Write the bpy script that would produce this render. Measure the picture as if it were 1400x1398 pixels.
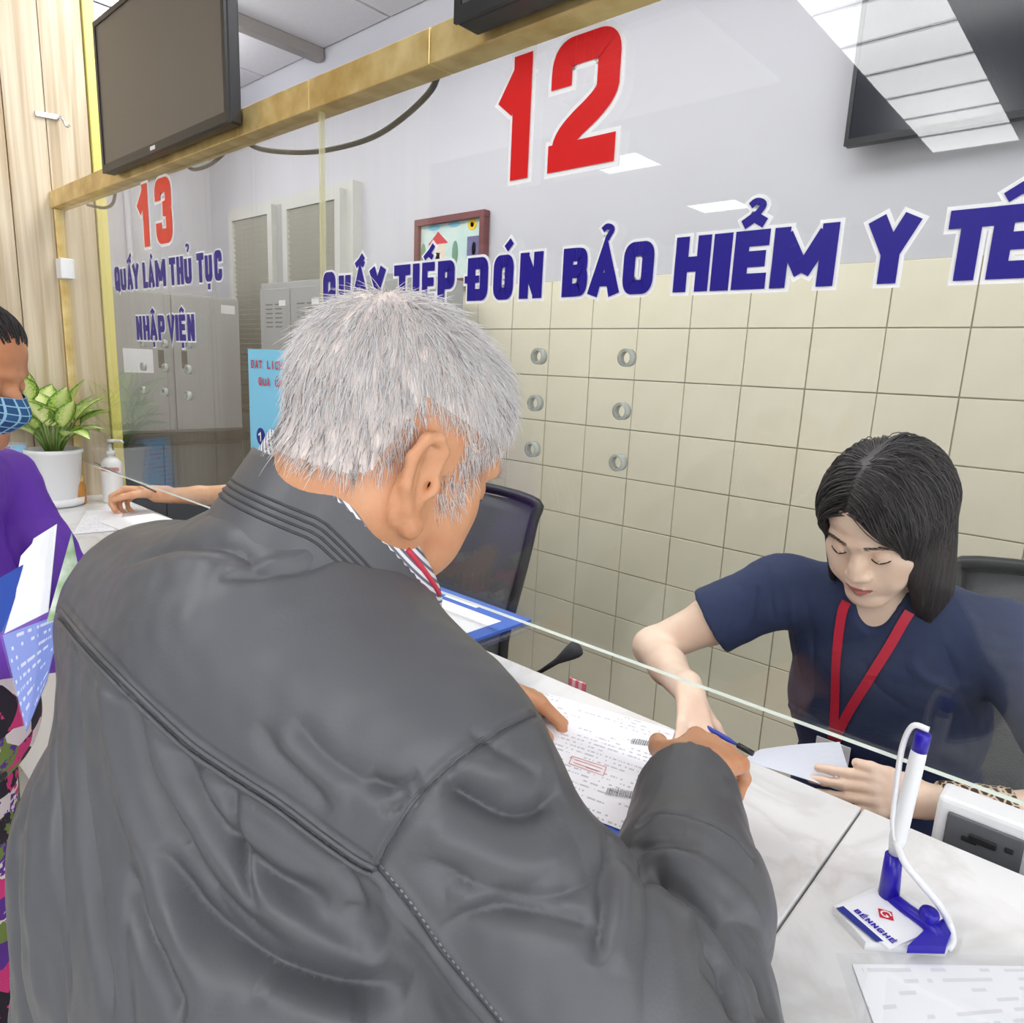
import bpy, bmesh, math, random
import numpy as np
from mathutils import Vector, Matrix
from mathutils.bvhtree import BVHTree
from math import sin, cos, pi, radians, sqrt, atan2
random.seed(7); rng = np.random.default_rng(7)
for o in list(bpy.data.objects): bpy.data.objects.remove(o)
SC = bpy.context.scene; COL = SC.collection

# ------------------------------------------------------------------ camera
def cam_axes(a, b, c):
    fwd = np.array([-sin(a)*cos(b), cos(a)*cos(b), -sin(b)]); r = np.array([cos(a), sin(a), 0]); u = np.cross(r, fwd)
    return np.array([cos(c)*r+sin(c)*u, -sin(c)*r+cos(c)*u, -fwd]).T
CR = cam_axes(radians(41.77), radians(11.67), radians(2.62)); CP = np.array([0, -0.85, 1.62]); FPX = 950.
cd = bpy.data.cameras.new('camera'); cam = bpy.data.objects.new('camera', cd); COL.objects.link(cam)
cd.sensor_width = 36; cd.lens = FPX/1400*36; cd.clip_start = 0.02
cam.matrix_world = Matrix(np.vstack([np.column_stack([CR, CP]), [0, 0, 0, 1]]).tolist())
SC.camera = cam
def ray(px, py): return CR @ np.array([(px-700)/FPX, -(py-699)/FPX, -1.])
def on(px, py, axis, val):
    r = ray(px, py); return CP + r*((val-CP[axis])/r[axis])
def dep(px, py, t): return CP + ray(px, py)*t

# ------------------------------------------------------------------ world and exposure
wd = bpy.data.worlds.new('world'); SC.world = wd; wd.use_nodes = True
wd.node_tree.nodes['Background'].inputs[0].default_value = (0.95, 0.97, 1, 1)
wd.node_tree.nodes['Background'].inputs[1].default_value = 2.6
vs = SC.view_settings; vs.view_transform = 'Standard'; vs.look = 'None'; vs.exposure = 0.0; vs.gamma = 1; vs.use_curve_mapping = False
LIGHT = 9.0      # radiance of the lit ceiling panels

# ------------------------------------------------------------------ helpers
def tag(o, label=None, cat=None, group=None, kind=None):
    if label: o['label'] = label
    if cat: o['category'] = cat
    if group: o['group'] = group
    if kind: o['kind'] = kind
    return o
def par(o, p):
    if p is None: return o
    o.parent = p
    if p.type == 'EMPTY': o.matrix_parent_inverse = Matrix.Translation(-p.location)
    return o
def empty(name, loc):
    o = bpy.data.objects.new(name, None); COL.objects.link(o); o.location = [float(v) for v in loc]; o.empty_display_size = .05; return o
def thing(name, loc, label, cat, group=None): return tag(empty(name, loc), label, cat, group)
def mk(name, v, f, mat=None, parent=None, smooth=False, midx=None):
    me = bpy.data.meshes.new(name); me.from_pydata([tuple(map(float, p)) for p in v], [], [tuple(map(int, q)) for q in f])
    mats = mat if isinstance(mat, (list, tuple)) else [mat]
    for m in mats:
        if m: me.materials.append(m)
    if smooth: me.polygons.foreach_set('use_smooth', [True]*len(me.polygons))
    if midx is not None: me.polygons.foreach_set('material_index', [int(i) for i in midx])
    me.update()
    o = bpy.data.objects.new(name, me); COL.objects.link(o); return par(o, parent)
class MB:
    """collects shapes into one mesh"""
    def __init__(s): s.v = []; s.f = []; s.m = []
    def add(s, v, f, mi=0):
        n = len(s.v); s.v += [tuple(map(float, p)) for p in v]; s.f += [tuple(int(i)+n for i in q) for q in f]; s.m += [mi]*len(f); return s
    def box(s, a, b, mi=0, bev=0):
        a = np.minimum(a, b) if 0 else np.array(a, float); b = np.array(b, float)
        if bev <= 0:
            v = [(x, y, z) for z in (a[2], b[2]) for y in (a[1], b[1]) for x in (a[0], b[0])]
            return s.add(v, [(0, 2, 3, 1), (4, 5, 7, 6), (0, 1, 5, 4), (2, 6, 7, 3), (0, 4, 6, 2), (1, 3, 7, 5)], mi)
        bm = bmesh.new(); bmesh.ops.create_cube(bm, size=1)
        for q in bm.verts: q.co = Vector([(a[i]+b[i])/2+q.co[i]*(b[i]-a[i]) for i in range(3)])
        bmesh.ops.bevel(bm, geom=bm.edges[:], offset=bev, segments=2, affect='EDGES', profile=.5)
        bm.verts.index_update(); s.add([q.co for q in bm.verts], [[w.index for w in p.verts] for p in bm.faces], mi); bm.free(); return s
    def obox(s, c, ax, ay, az, h, mi=0, bev=0):
        """oriented box: centre, three unit axes, half sizes"""
        t = MB().box((-h[0], -h[1], -h[2]), h, mi, bev); A = np.array([ax, ay, az], float)
        return s.add([np.array(c)+np.array(p)@A for p in t.v], t.f, mi)
    def tube(s, pts, r, n=8, mi=0, caps=True, flat=1.0):
        pts = [np.array(p, float) for p in pts]; rs = r if hasattr(r, '__len__') else [r]*len(pts)
        V = []; up = None
        for i, p in enumerate(pts):
            d = pts[min(i+1, len(pts)-1)]-pts[max(i-1, 0)]; d /= np.linalg.norm(d)+1e-12
            if up is None: up = np.array([0, 0, 1.]) if abs(d[2]) < .9 else np.array([1., 0, 0])
            a = np.cross(d, up); a /= np.linalg.norm(a)+1e-12; b = np.cross(a, d); up = b
            for k in range(n):
                t = 2*pi*k/n; V.append(p+rs[i]*(cos(t)*a+flat*sin(t)*b))
        F = [(i*n+k, i*n+(k+1) % n, (i+1)*n+(k+1) % n, (i+1)*n+k) for i in range(len(pts)-1) for k in range(n)]
        if caps: F += [tuple(range(n-1, -1, -1)), tuple((len(pts)-1)*n+k for k in range(n))]
        return s.add(V, F, mi)
    def lathe(s, c, prof, n=32, mi=0, sx=1, sy=1):
        V = [(c[0]+sx*r*cos(2*pi*k/n), c[1]+sy*r*sin(2*pi*k/n), c[2]+z) for r, z in prof for k in range(n)]
        F = [(i*n+k, i*n+(k+1) % n, (i+1)*n+(k+1) % n, (i+1)*n+k) for i in range(len(prof)-1) for k in range(n)]
        return s.add(V, F, mi)
    def quad(s, a, b, c, d, mi=0): return s.add([a, b, c, d], [(0, 1, 2, 3)], mi)
    def sheet(s, fn, nu, nv, thick=0.0004, mi=0):
        """a thin sheet with real thickness from fn(u,v)"""
        P = np.array([[fn(u/nu, v/nv) for v in range(nv+1)] for u in range(nu+1)], float)
        du = np.gradient(P, axis=0); dv = np.gradient(P, axis=1); N = np.cross(du, dv); N /= np.linalg.norm(N, axis=2, keepdims=True)+1e-12
        A = (P+N*thick/2).reshape(-1, 3); B = (P-N*thick/2).reshape(-1, 3); m = nv+1; k = len(A)
        F = []
        for i in range(nu):
            for j in range(nv):
                q = (i*m+j, (i+1)*m+j, (i+1)*m+j+1, i*m+j+1); F.append(q); F.append(tuple(w+k for w in q[::-1]))
        ring = [i*m for i in range(nu+1)]+[nu*m+j for j in range(1, m)]+[i*m+m-1 for i in range(nu-1, -1, -1)]+[j for j in range(m-2, 0, -1)]
        for a, b in zip(ring, ring[1:]+ring[:1]): F.append((b, a, a+k, b+k))
        return s.add(np.vstack([A, B]), F, mi)
    def build(s, name, mat, parent=None, smooth=False):
        return mk(name, s.v, s.f, mat, parent, smooth, s.m)
def boxo(name, a, b, mat, parent=None, bev=0): return MB().box(a, b, 0, bev).build(name, mat, parent)
def smooth_by_angle(o, ang=40):
    me = o.data; me.polygons.foreach_set('use_smooth', [True]*len(me.polygons))
    bm = bmesh.new(); bm.from_mesh(me)
    for e in bm.edges:
        e.smooth = len(e.link_faces) == 2 and e.calc_face_angle(0) < radians(ang)
    bm.to_mesh(me); bm.free(); return o
def spline(pts, n=8):
    """Catmull-Rom through pts"""
    P = np.array(pts, float); P = np.vstack([2*P[0]-P[1], P, 2*P[-1]-P[-2]]); out = []
    for i in range(1, len(P)-2):
        for t in np.linspace(0, 1, n, endpoint=False):
            a, b, c, d = P[i-1:i+3]; out.append(.5*((2*b)+(c-a)*t+(2*a-5*b+4*c-d)*t*t+(3*b-a-3*c+d)*t**3))
    out.append(P[-2]); return np.array(out)
def unit(v): v = np.array(v, float); return v/(np.linalg.norm(v)+1e-12)

# ------------------------------------------------------------------ materials
MATS = {}
def mat(name, col=(.8, .8, .8), rough=.5, metal=0., spec=.5, var=0., vscale=8., bump=0., bscale=60., stretch=(1, 1, 1), emit=None, sss=0., coat=0., col2=None, alpha=1., sheen=0.):
    if name in MATS: return MATS[name]
    m = bpy.data.materials.new(name); m.use_nodes = True; nt = m.node_tree; N = nt.nodes; L = nt.links; b = N['Principled BSDF']
    c = (*col, 1)
    b.inputs['Base Color'].default_value = c; b.inputs['Roughness'].default_value = rough; b.inputs['Metallic'].default_value = metal
    b.inputs['Specular IOR Level'].default_value = spec
    if coat: b.inputs['Coat Weight'].default_value = coat; b.inputs['Coat Roughness'].default_value = .1
    if sheen: b.inputs['Sheen Weight'].default_value = sheen
    if sss: b.inputs['Subsurface Weight'].default_value = sss; b.inputs['Subsurface Radius'].default_value = (.012, .005, .003); b.inputs['Subsurface Scale'].default_value = 1.
    if alpha < 1: b.inputs['Alpha'].default_value = alpha
    if emit: b.inputs['Emission Color'].default_value = (*emit[0], 1); b.inputs['Emission Strength'].default_value = emit[1]
    if var or bump:
        tc = N.new('ShaderNodeTexCoord'); mp = N.new('ShaderNodeMapping'); mp.inputs['Scale'].default_value = stretch; L.new(tc.outputs['Object'], mp.inputs[0])
    if var:
        n = N.new('ShaderNodeTexNoise'); n.inputs['Scale'].default_value = vscale; n.inputs['Detail'].default_value = 5; L.new(mp.outputs[0], n.inputs[0])
        r = N.new('ShaderNodeValToRGB'); r.color_ramp.elements[0].position = .3; r.color_ramp.elements[1].position = .7
        c2 = col2 if col2 else tuple(max(0, q*(1-var)) for q in col)
        r.color_ramp.elements[0].color = (*c2, 1); r.color_ramp.elements[1].color = c
        L.new(n.outputs[0], r.inputs[0]); L.new(r.outputs[0], b.inputs['Base Color'])
    if bump:
        n2 = N.new('ShaderNodeTexNoise'); n2.inputs['Scale'].default_value = bscale; n2.inputs['Detail'].default_value = 4; L.new(mp.outputs[0], n2.inputs[0])
        bp = N.new('ShaderNodeBump'); bp.inputs['Strength'].default_value = bump; bp.inputs['Distance'].default_value = .004
        L.new(n2.outputs[0], bp.inputs['Height']); L.new(bp.outputs[0], b.inputs['Normal'])
    MATS[name] = m; return m
def glass_mat(name, tint=(1, 1, 1), ior=1.5, rough=0.0):
    """thin clear sheet: Fresnel mirror over clear transmission"""
    m = bpy.data.materials.new(name); m.use_nodes = True; nt = m.node_tree; N = nt.nodes; L = nt.links; N.remove(N['Principled BSDF'])
    g = N.new('ShaderNodeNewGeometry'); mx = N.new('ShaderNodeMix'); mx.inputs[2].default_value = ior; mx.inputs[3].default_value = 1/ior
    L.new(g.outputs['Backfacing'], mx.inputs[0]); fr = N.new('ShaderNodeFresnel'); L.new(mx.outputs[0], fr.inputs['IOR'])
    t = N.new('ShaderNodeBsdfTransparent'); t.inputs[0].default_value = (*tint, 1); s = N.new('ShaderNodeBsdfGlossy'); s.inputs['Roughness'].default_value = rough
    ms = N.new('ShaderNodeMixShader'); L.new(fr.outputs[0], ms.inputs[0]); L.new(t.outputs[0], ms.inputs[1]); L.new(s.outputs[0], ms.inputs[2])
    L.new(ms.outputs[0], N['Material Output'].inputs[0]); MATS[name] = m; return m
def srgb(r, g, b):
    f = lambda c: (c/255/12.92) if c/255 <= .04045 else ((c/255+.055)/1.055)**2.4
    return (f(r), f(g), f(b))
# ================================================================== materials of the place
def wood_mat():
    m = bpy.data.materials.new('pale_wood_panel'); m.use_nodes = True; N = m.node_tree.nodes; L = m.node_tree.links; b = N['Principled BSDF']
    tc = N.new('ShaderNodeTexCoord'); mp = N.new('ShaderNodeMapping'); mp.inputs['Scale'].default_value = (1, 26, .8); L.new(tc.outputs['Object'], mp.inputs[0])
    oi = N.new('ShaderNodeObjectInfo'); vm = N.new('ShaderNodeVectorMath'); vm.operation = 'ADD'; L.new(mp.outputs[0], vm.inputs[0]); L.new(oi.outputs['Random'], vm.inputs[1])
    n = N.new('ShaderNodeTexNoise'); n.inputs['Scale'].default_value = 1.6; n.inputs['Detail'].default_value = 7; n.inputs['Distortion'].default_value = .6; L.new(vm.outputs[0], n.inputs[0])
    r = N.new('ShaderNodeValToRGB'); e = r.color_ramp.elements; e[0].position = .3; e[0].color = (*srgb(184, 162, 128), 1); e[1].position = .66; e[1].color = (*srgb(222, 208, 183), 1)
    L.new(n.outputs[0], r.inputs[0]); L.new(r.outputs[0], b.inputs['Base Color']); b.inputs['Roughness'].default_value = .38
    return m
def marble_mat():
    m = bpy.data.materials.new('white_marble'); m.use_nodes = True; N = m.node_tree.nodes; L = m.node_tree.links; b = N['Principled BSDF']
    tc = N.new('ShaderNodeTexCoord'); n0 = N.new('ShaderNodeTexNoise'); n0.inputs['Scale'].default_value = 3; n0.inputs['Detail'].default_value = 6; n0.inputs['Distortion'].default_value = 1.8
    L.new(tc.outputs['Object'], n0.inputs[0]); r = N.new('ShaderNodeValToRGB'); e = r.color_ramp.elements
    e[0].position = .44; e[0].color = (*srgb(229, 229, 229), 1); e[1].position = .56; e[1].color = (*srgb(233, 233, 234), 1); k = e.new(.5); k.color = (*srgb(218, 217, 216), 1)
    L.new(n0.outputs[0], r.inputs[0]); L.new(r.outputs[0], b.inputs['Base Color']); b.inputs['Roughness'].default_value = .16; return m
def brass_mat():
    m = bpy.data.materials.new('brushed_brass'); m.use_nodes = True; N = m.node_tree.nodes; L = m.node_tree.links; b = N['Principled BSDF']
    tc = N.new('ShaderNodeTexCoord'); n = N.new('ShaderNodeTexNoise'); n.inputs['Scale'].default_value = 14; n.inputs['Detail'].default_value = 7; L.new(tc.outputs['Object'], n.inputs[0])
    r = N.new('ShaderNodeValToRGB'); e = r.color_ramp.elements; e[0].position = .3; e[0].color = (*srgb(196, 164, 96), 1); e[1].position = .7; e[1].color = (*srgb(240, 220, 160), 1)
    L.new(n.outputs[0], r.inputs[0]); L.new(r.outputs[0], b.inputs['Base Color']); b.inputs['Metallic'].default_value = .6
    r2 = N.new('ShaderNodeMapRange'); r2.inputs[3].default_value = .22; r2.inputs[4].default_value = .5; L.new(n.outputs[0], r2.inputs[0]); L.new(r2.outputs[0], b.inputs['Roughness']); return m
WOOD = wood_mat(); MARBLE = marble_mat(); BRASS = brass_mat()
PLASTER = mat('white_plaster', srgb(198, 198, 204), .7, var=.03, vscale=2, bump=.05, bscale=90)
TILE = mat('cream_glazed_tile', srgb(236, 230, 208), .22, var=.05, vscale=5, col2=srgb(228, 222, 198))
GROUT = mat('grey_grout', srgb(176, 168, 148), .85, var=.2, vscale=20)
CEILM = mat('ceiling_tile_white', srgb(214, 212, 214), .9, var=.05, vscale=60, bump=.2, bscale=200)
GRIDM = mat('ceiling_grid_grey', srgb(96, 94, 96), .7)
FLOORM = mat('grey_floor_stone', srgb(222, 220, 214), .25, var=.06, vscale=6)
GREYSTEEL = mat('grey_enamel_steel', srgb(164, 165, 164), .4, var=.04, vscale=3)
DARKSTEEL = mat('dark_gap', srgb(52, 54, 58), .6)
GLASS = glass_mat('clear_partition_glass', (.985, .992, .985))
GEDGE = mat('polished_glass_edge', srgb(226, 236, 228), .12, spec=.8)
BLACKP = mat('black_plastic', srgb(32, 33, 36), .35)
SCREEN = mat('switched_off_screen', srgb(96, 90, 84), .3, spec=.5, var=.06, vscale=3)
SCREEN2 = mat('dark_navy_screen', srgb(26, 30, 40), .18, spec=.5)
GREYP = mat('dark_grey_plastic', srgb(92, 94, 98), .45)
WHITEP = mat('white_plastic', srgb(240, 241, 243), .35)
YELLOW = mat('yellow_edge_trim', srgb(222, 210, 118), .4)
PAPER = mat('white_paper', srgb(244, 245, 248), .8)
BLUEP = mat('print_blue', srgb(62, 104, 196), .45)
INKBLUE = mat('vinyl_dark_blue', srgb(26, 8, 138), .4)
INKRED = mat('vinyl_red', srgb(222, 14, 16), .35)
INKRED2 = mat('vinyl_orange_red', srgb(232, 52, 28), .35)
INKWHITE = mat('vinyl_white', srgb(250, 250, 250), .4)
CHROME = mat('chrome', srgb(210, 212, 214), .18, metal=.9)
CABLE = mat('black_cable', srgb(36, 38, 42), .5)
DARKWOOD = mat('dark_brown_wood', srgb(104, 66, 48), .4, var=.3, vscale=6, stretch=(2, 20, 20))

# ================================================================== room shell
tag(boxo('floor', (-7.2, -7.6, -.1), (4.2, 1.6, 0), FLOORM), kind='structure')
ce = tag(boxo('ceiling', (-7.2, -7.6, 3.275), (4.2, 1.6, 3.4), GRIDM), kind='structure')
pan = MB().box((.008, .008, -.012), (.592, .592, .008), 0, .003).build('ceiling_panel', CEILM, ce); pan.location = (0, 0, 3.262)
first = True; ngrid = []
for i in range(-9, 4):
    for j in range(-5, 3):
        ngrid.append((i*.6-.03, j*.6+.3 if 0 else j*.6-.3))
LAMPS = [(-1.44, -5.07, -.92, -1.03), (.9, -5.07, 1.42, -1.03), (-3.68, -4.3, -3.16, -3.9), (-3.68, -6.0, -3.16, -5.6),   # public side, right strip is added fill
         (-2.73, .15, -2.13, .70), (-1.53, .3, -.93, .9), (-.33, .3, .27, .9), (.87, .3, 1.47, .9), (-4.33, .36, -3.73, .9), (-2.13, .3, -1.53, .9), (-.93, .3, -.33, .9), (.27, .3, .87, .9), (-3.43, .06, -2.83, .40)]       # staff side, all unseen added fill
for (x, y) in ngrid:
    if y > 1.0: continue
    if any(l[1] < 0 and x+.6 > l[0]-.02 and x < l[2]+.02 and y+.6 > l[1]-.02 and y < l[3]+.02 for l in LAMPS): continue
    o = pan if first else pan.copy()
    if not first: COL.objects.link(o); o.parent = ce
    o.location = (x, y, 3.262); first = False
for s in (pan,): s['label'] = 'white square ceiling panel'
YW = 1.5
wb = tag(boxo('wall_back', (-5.2, YW, 0), (4.2, YW+.12, 3.3), PLASTER), kind='structure')
boxo('grout_bed', (-4.95, YW-.005, 0), (4.0, YW+.001, 1.98), GROUT, wb)
TW, TH = .217, .193
t0 = MB().box((0, 0, 0), (TW-.004, .009, TH-.004), 0, .0015).build('tile', TILE, wb)
k = 0
for i in range(-16, 13):
    for j in range(10):
        o = t0 if k == 0 else t0.copy()
        if k: COL.objects.link(o); o.parent = wb
        o.location = (-1.49+i*TW+.002+random.uniform(-.0006, .0006), YW-.0095+random.uniform(-.0008, .0008), 1.98-(j+1)*TH+.002); k += 1
tag(boxo('wall_left', (-5.2, .16, 0), (-5.0, YW, 3.3), PLASTER), kind='structure')
# pilaster line on the inner left wall
wp = tag(boxo('wall_partition', (-5.2, .05, 0), (-3.02, .15, 3.3), PLASTER), kind='structure')
tag(boxo('wall_hall_left', (-7.3, -7.6, 0), (-7.2, 1.6, 3.3), PLASTER), kind='structure')
tag(boxo('wall_hall_rear', (-7.2, -7.7, 0), (4.2, -7.6, 3.3), PLASTER), kind='structure')
# wood panelled side wall
ww = tag(boxo('wall_wood', (-3.16, -1.75, 0), (-3.02, .145, 3.27), mat('panel_groove', srgb(186, 164, 126), .6)), kind='structure')
ys = [-1.75, -1.55, -1.35, -1.15, -.95, -.75, -.55, -.36, -.135, -.012, .123]
for a, b in zip(ys, ys[1:]):
    MB().box((-3.02, a+.0012, 0), (-3.0+random.uniform(-.001, .001), b-.0012, 3.27), 0, .002).build('wood_plank', WOOD, ww)
tr = tag(boxo('trim_1', (-3.03, .125, 0), (-2.99, .162, 3.27), YELLOW, None, .003), kind='structure')

# ================================================================== counter, rail and glass
CZ = 1.06
ct = thing('reception_counter', (-.4, -.15, 0), 'long white marble reception counter running under the glass partition', 'counter')
joints = [-3.0, -1.395, -.195, 1.005, 2.205]
for a, b in zip(joints, joints[1:]):
    MB().box((a+.0012, -.35, CZ-.035), (b-.0012, .107, CZ), 0, .0025).build('marble_slab', MARBLE, ct)
boxo('front_panel', (-3.0, -.31, .1), (2.205, -.27, CZ-.035), WHITEP, ct)
boxo('plinth', (-3.0, -.27, 0), (2.205, -.24, .1), GREYP, ct)
boxo('slab_bed', (-2.99, -.27, CZ-.05), (2.2, .08, CZ-.036), GREYP, ct)
dk = thing('staff_desk', (-.4, .4, 0), 'dark wood staff desk behind the white counter, under the glass', 'desk')
boxo('desk_top', (-2.9, .112, .71), (2.2, .60, .74), DARKWOOD, dk, .003)
boxo('ledge', (-.49, .112, .935), (2.2, .25, .955), DARKWOOD, dk, .003)
for x in (-.45, .6, 2.1): boxo('ledge_support', (x, .12, .74), (x+.02, .24, .935), DARKWOOD, dk)
for x in (-2.85, -1.6, -.95, 1.0, 2.1): boxo('desk_leg', (x, .15, 0), (x+.03, .58, .71), DARKWOOD, dk)
boxo('back_panel', (-2.9, .085, 0), (2.2, .105, .99), DARKWOOD, dk)
a = on(703, 897, 2, 1.045); b = on(918, 985, 2, 1.045)
boxo('raised_edge_board', (a[0], .118, .74), (b[0], .132, 1.045), DARKWOOD, dk, .001)

gp = thing('glass_partition', (-.4, 0, 1.2), 'clear glass counter partition with printed window numbers and lettering', 'partition')
seams = [-2.99, -1.315, .35, 2.2]
panes = []
for a, b in zip(seams, seams[1:]):
    m = MB(); x0, x1, y0, y1, z0, z1 = a+.0015, b-.0015, -.005, .005, 1.2, 2.105
    v = [(x, y, z) for z in (z0, z1) for y in (y0, y1) for x in (x0, x1)]
    m.add(v, [(0, 1, 5, 4), (2, 6, 7, 3), (0, 4, 6, 2), (1, 3, 7, 5)], 0); m.add(v, [(0, 2, 3, 1), (4, 5, 7, 6)], 1)
    panes.append(m.build('glass_pane', [GLASS, GEDGE], gp))
for x in seams[1:-1]: boxo('joint_glint_strip', (x-.0035, -.0052, 1.2), (x+.0035, .0052, 2.105), mat('joint_glint_strip', srgb(226, 220, 170), .4, alpha=.4), gp)  # yellowish tint over the pane joints imitates a faint brass reflection
for x in (-2.985, 2.19): # clamps
    MB().box((x-.01, -.022, 1.86), (x+.05, .022, 1.93), 0, .004).build('glass_clamp', CHROME if 0 else WHITEP, gp)

rl = thing('brass_rail', (-.4, 0, 2.1), 'brushed brass rail along the top of the glass partition', 'rail')
rs = [-3.0]+[on(px, 150, 1, 0)[0] for px in ()]
rs = [-3.0, -2.60, -1.99, -1.62, -1.325, -.965, .25, 1.4, 2.21]
for i, (a, b) in enumerate(zip(rs, rs[1:])):
    MB().box((a+.001, -.022, 2.1), (b-.001, .03, 2.155), 0, .002).build('rail_section', BRASS, rl)
boxo('rail_core', (-2.99, -.018, 2.103), (2.2, .026, 2.152), mat('rail_joint_light', srgb(240, 226, 170), .4), rl)
pst = MB().box((-2.999, -.014, 1.061), (-2.984, .014, 2.1), 0, .002).build('side_post', BRASS, rl)

# ================================================================== lettering on the glass
def chaikin(p, closed=False, it=2):
    p = np.array(p, float)
    for _ in range(it):
        if closed: q = np.roll(p, -1, 0); p = np.stack([.75*p+.25*q, .25*p+.75*q], 1).reshape(-1, 2)
        else:
            m = np.stack([.75*p[:-1]+.25*p[1:], .25*p[:-1]+.75*p[1:]], 1).reshape(-1, 2); p = np.vstack([p[:1], m[1:-1] if len(p) > 2 else m, p[-1:]])
    return p
def S(*p): return ('s', p)          # straight strokes, mitred
def Cv(*p): return ('c', p)         # curved strokes
def Cl(*p): return ('o', p)         # closed curve
GLY = {
 'A': [S((0, 0), (.5, 1), (1, 0)), S((.22, .25), (.78, .25))], 'B': [S((0, 0), (0, 1)), Cv((0, 1), (.7, 1), (.95, .97), (.95, .55), (.7, .53), (0, .53)), Cv((0, .53), (.7, .53), (1, .5), (1, .03), (.7, 0), (0, 0))],
 'C': [Cv((1, .66), (1, 1), (.5, 1), (0, 1), (0, .5), (0, 0), (.5, 0), (1, 0), (1, .34))], 'D': [S((0, 0), (0, 1)), Cv((0, 1), (.6, 1), (1, 1), (1, .5), (1, 0), (.6, 0), (0, 0))],
 'E': [S((1, 1), (0, 1), (0, 0), (1, 0)), S((0, .52), (.88, .52))], 'H': [S((0, 0), (0, 1)), S((1, 0), (1, 1)), S((0, .5), (1, .5))], 'I': [S((.5, 0), (.5, 1))],
 'L': [S((0, 1), (0, 0), (1, 0))], 'M': [S((0, 0), (0, 1)), S((1, 0), (1, 1)), Cv((.06, 1), (.5, .14)), Cv((.94, 1), (.5, .14))], 'N': [S((0, 0), (0, 1)), S((1, 0), (1, 1)), Cv((.05, 1), (.95, 0))],
 'O': [Cl((0, .5), (0, 1), (.5, 1), (1, 1), (1, .5), (1, 0), (.5, 0), (0, 0))], 'P': [S((0, 0), (0, 1)), Cv((0, 1), (.65, 1), (1, 1), (1, .72), (1, .43), (.65, .43), (0, .43))],
 'Q': [Cl((0, .5), (0, 1), (.5, 1), (1, 1), (1, .5), (1, 0), (.5, 0), (0, 0)), S((.55, .22), (1.0, -.06))], 'T': [S((0, 1), (1, 1)), S((.5, 0), (.5, 1))],
 'U': [Cv((0, 1), (0, .4), (0, 0), (.5, 0), (1, 0), (1, .4), (1, 1))], 'V': [S((0, 1), (.5, 0), (1, 1))], 'Y': [S((0, 1), (.5, .45), (1, 1)), S((.5, .5), (.5, 0))],
 'G': [Cv((1, .7), (1, 1), (.5, 1), (0, 1), (0, .5), (0, 0), (.5, 0), (1, 0), (1, .45)), S((1, .45), (.55, .45))], 'X': [S((0, 0), (1, 1)), S((0, 1), (1, 0))],
 '1': [S((.75, 0), (.75, 1)), S((.0, .73), (.55, .90))], '2': [Cv((0, .68), (0, 1), (.5, 1), (1, 1), (1, .72), (1, .5), (.1, .2), (.05, 0)), S((0, 0), (1, 0))],
 '3': [Cv((0, .72), (0, 1), (.5, 1), (1, 1), (1, .76), (1, .55), (.45, .54)), Cv((.45, .54), (1, .52), (1, .26), (1, 0), (.5, 0), (0, 0), (0, .28))],
}
def ribbon(pts, w, ext=0., closed=False):
    """flat stroke of width w along 2D points, mitred"""
    p = np.array(pts, float); n = len(p)
    if not closed and ext:
        p[0] += (p[0]-p[1])/(np.linalg.norm(p[0]-p[1])+1e-9)*ext; p[-1] += (p[-1]-p[-2])/(np.linalg.norm(p[-1]-p[-2])+1e-9)*ext
    L, Rr = [], []
    for i in range(n):
        a = p[(i-1) % n] if closed or i > 0 else None; c = p[(i+1) % n] if closed or i < n-1 else None
        d1 = unit(p[i]-a) if a is not None else unit(c-p[i]); d2 = unit(c-p[i]) if c is not None else d1
        nn = np.array([-(d1+d2)[1], (d1+d2)[0]]); nn = unit(nn); sc = 1/max(.4, abs(np.dot(nn, [-d1[1], d1[0]])))
        L.append(p[i]+nn*w/2*sc); Rr.append(p[i]-nn*w/2*sc)
    V = L+Rr; F = [(i, i+n, (i+1) % n+n, (i+1) % n) for i in range(n if closed else n-1)]
    return V, F
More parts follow.
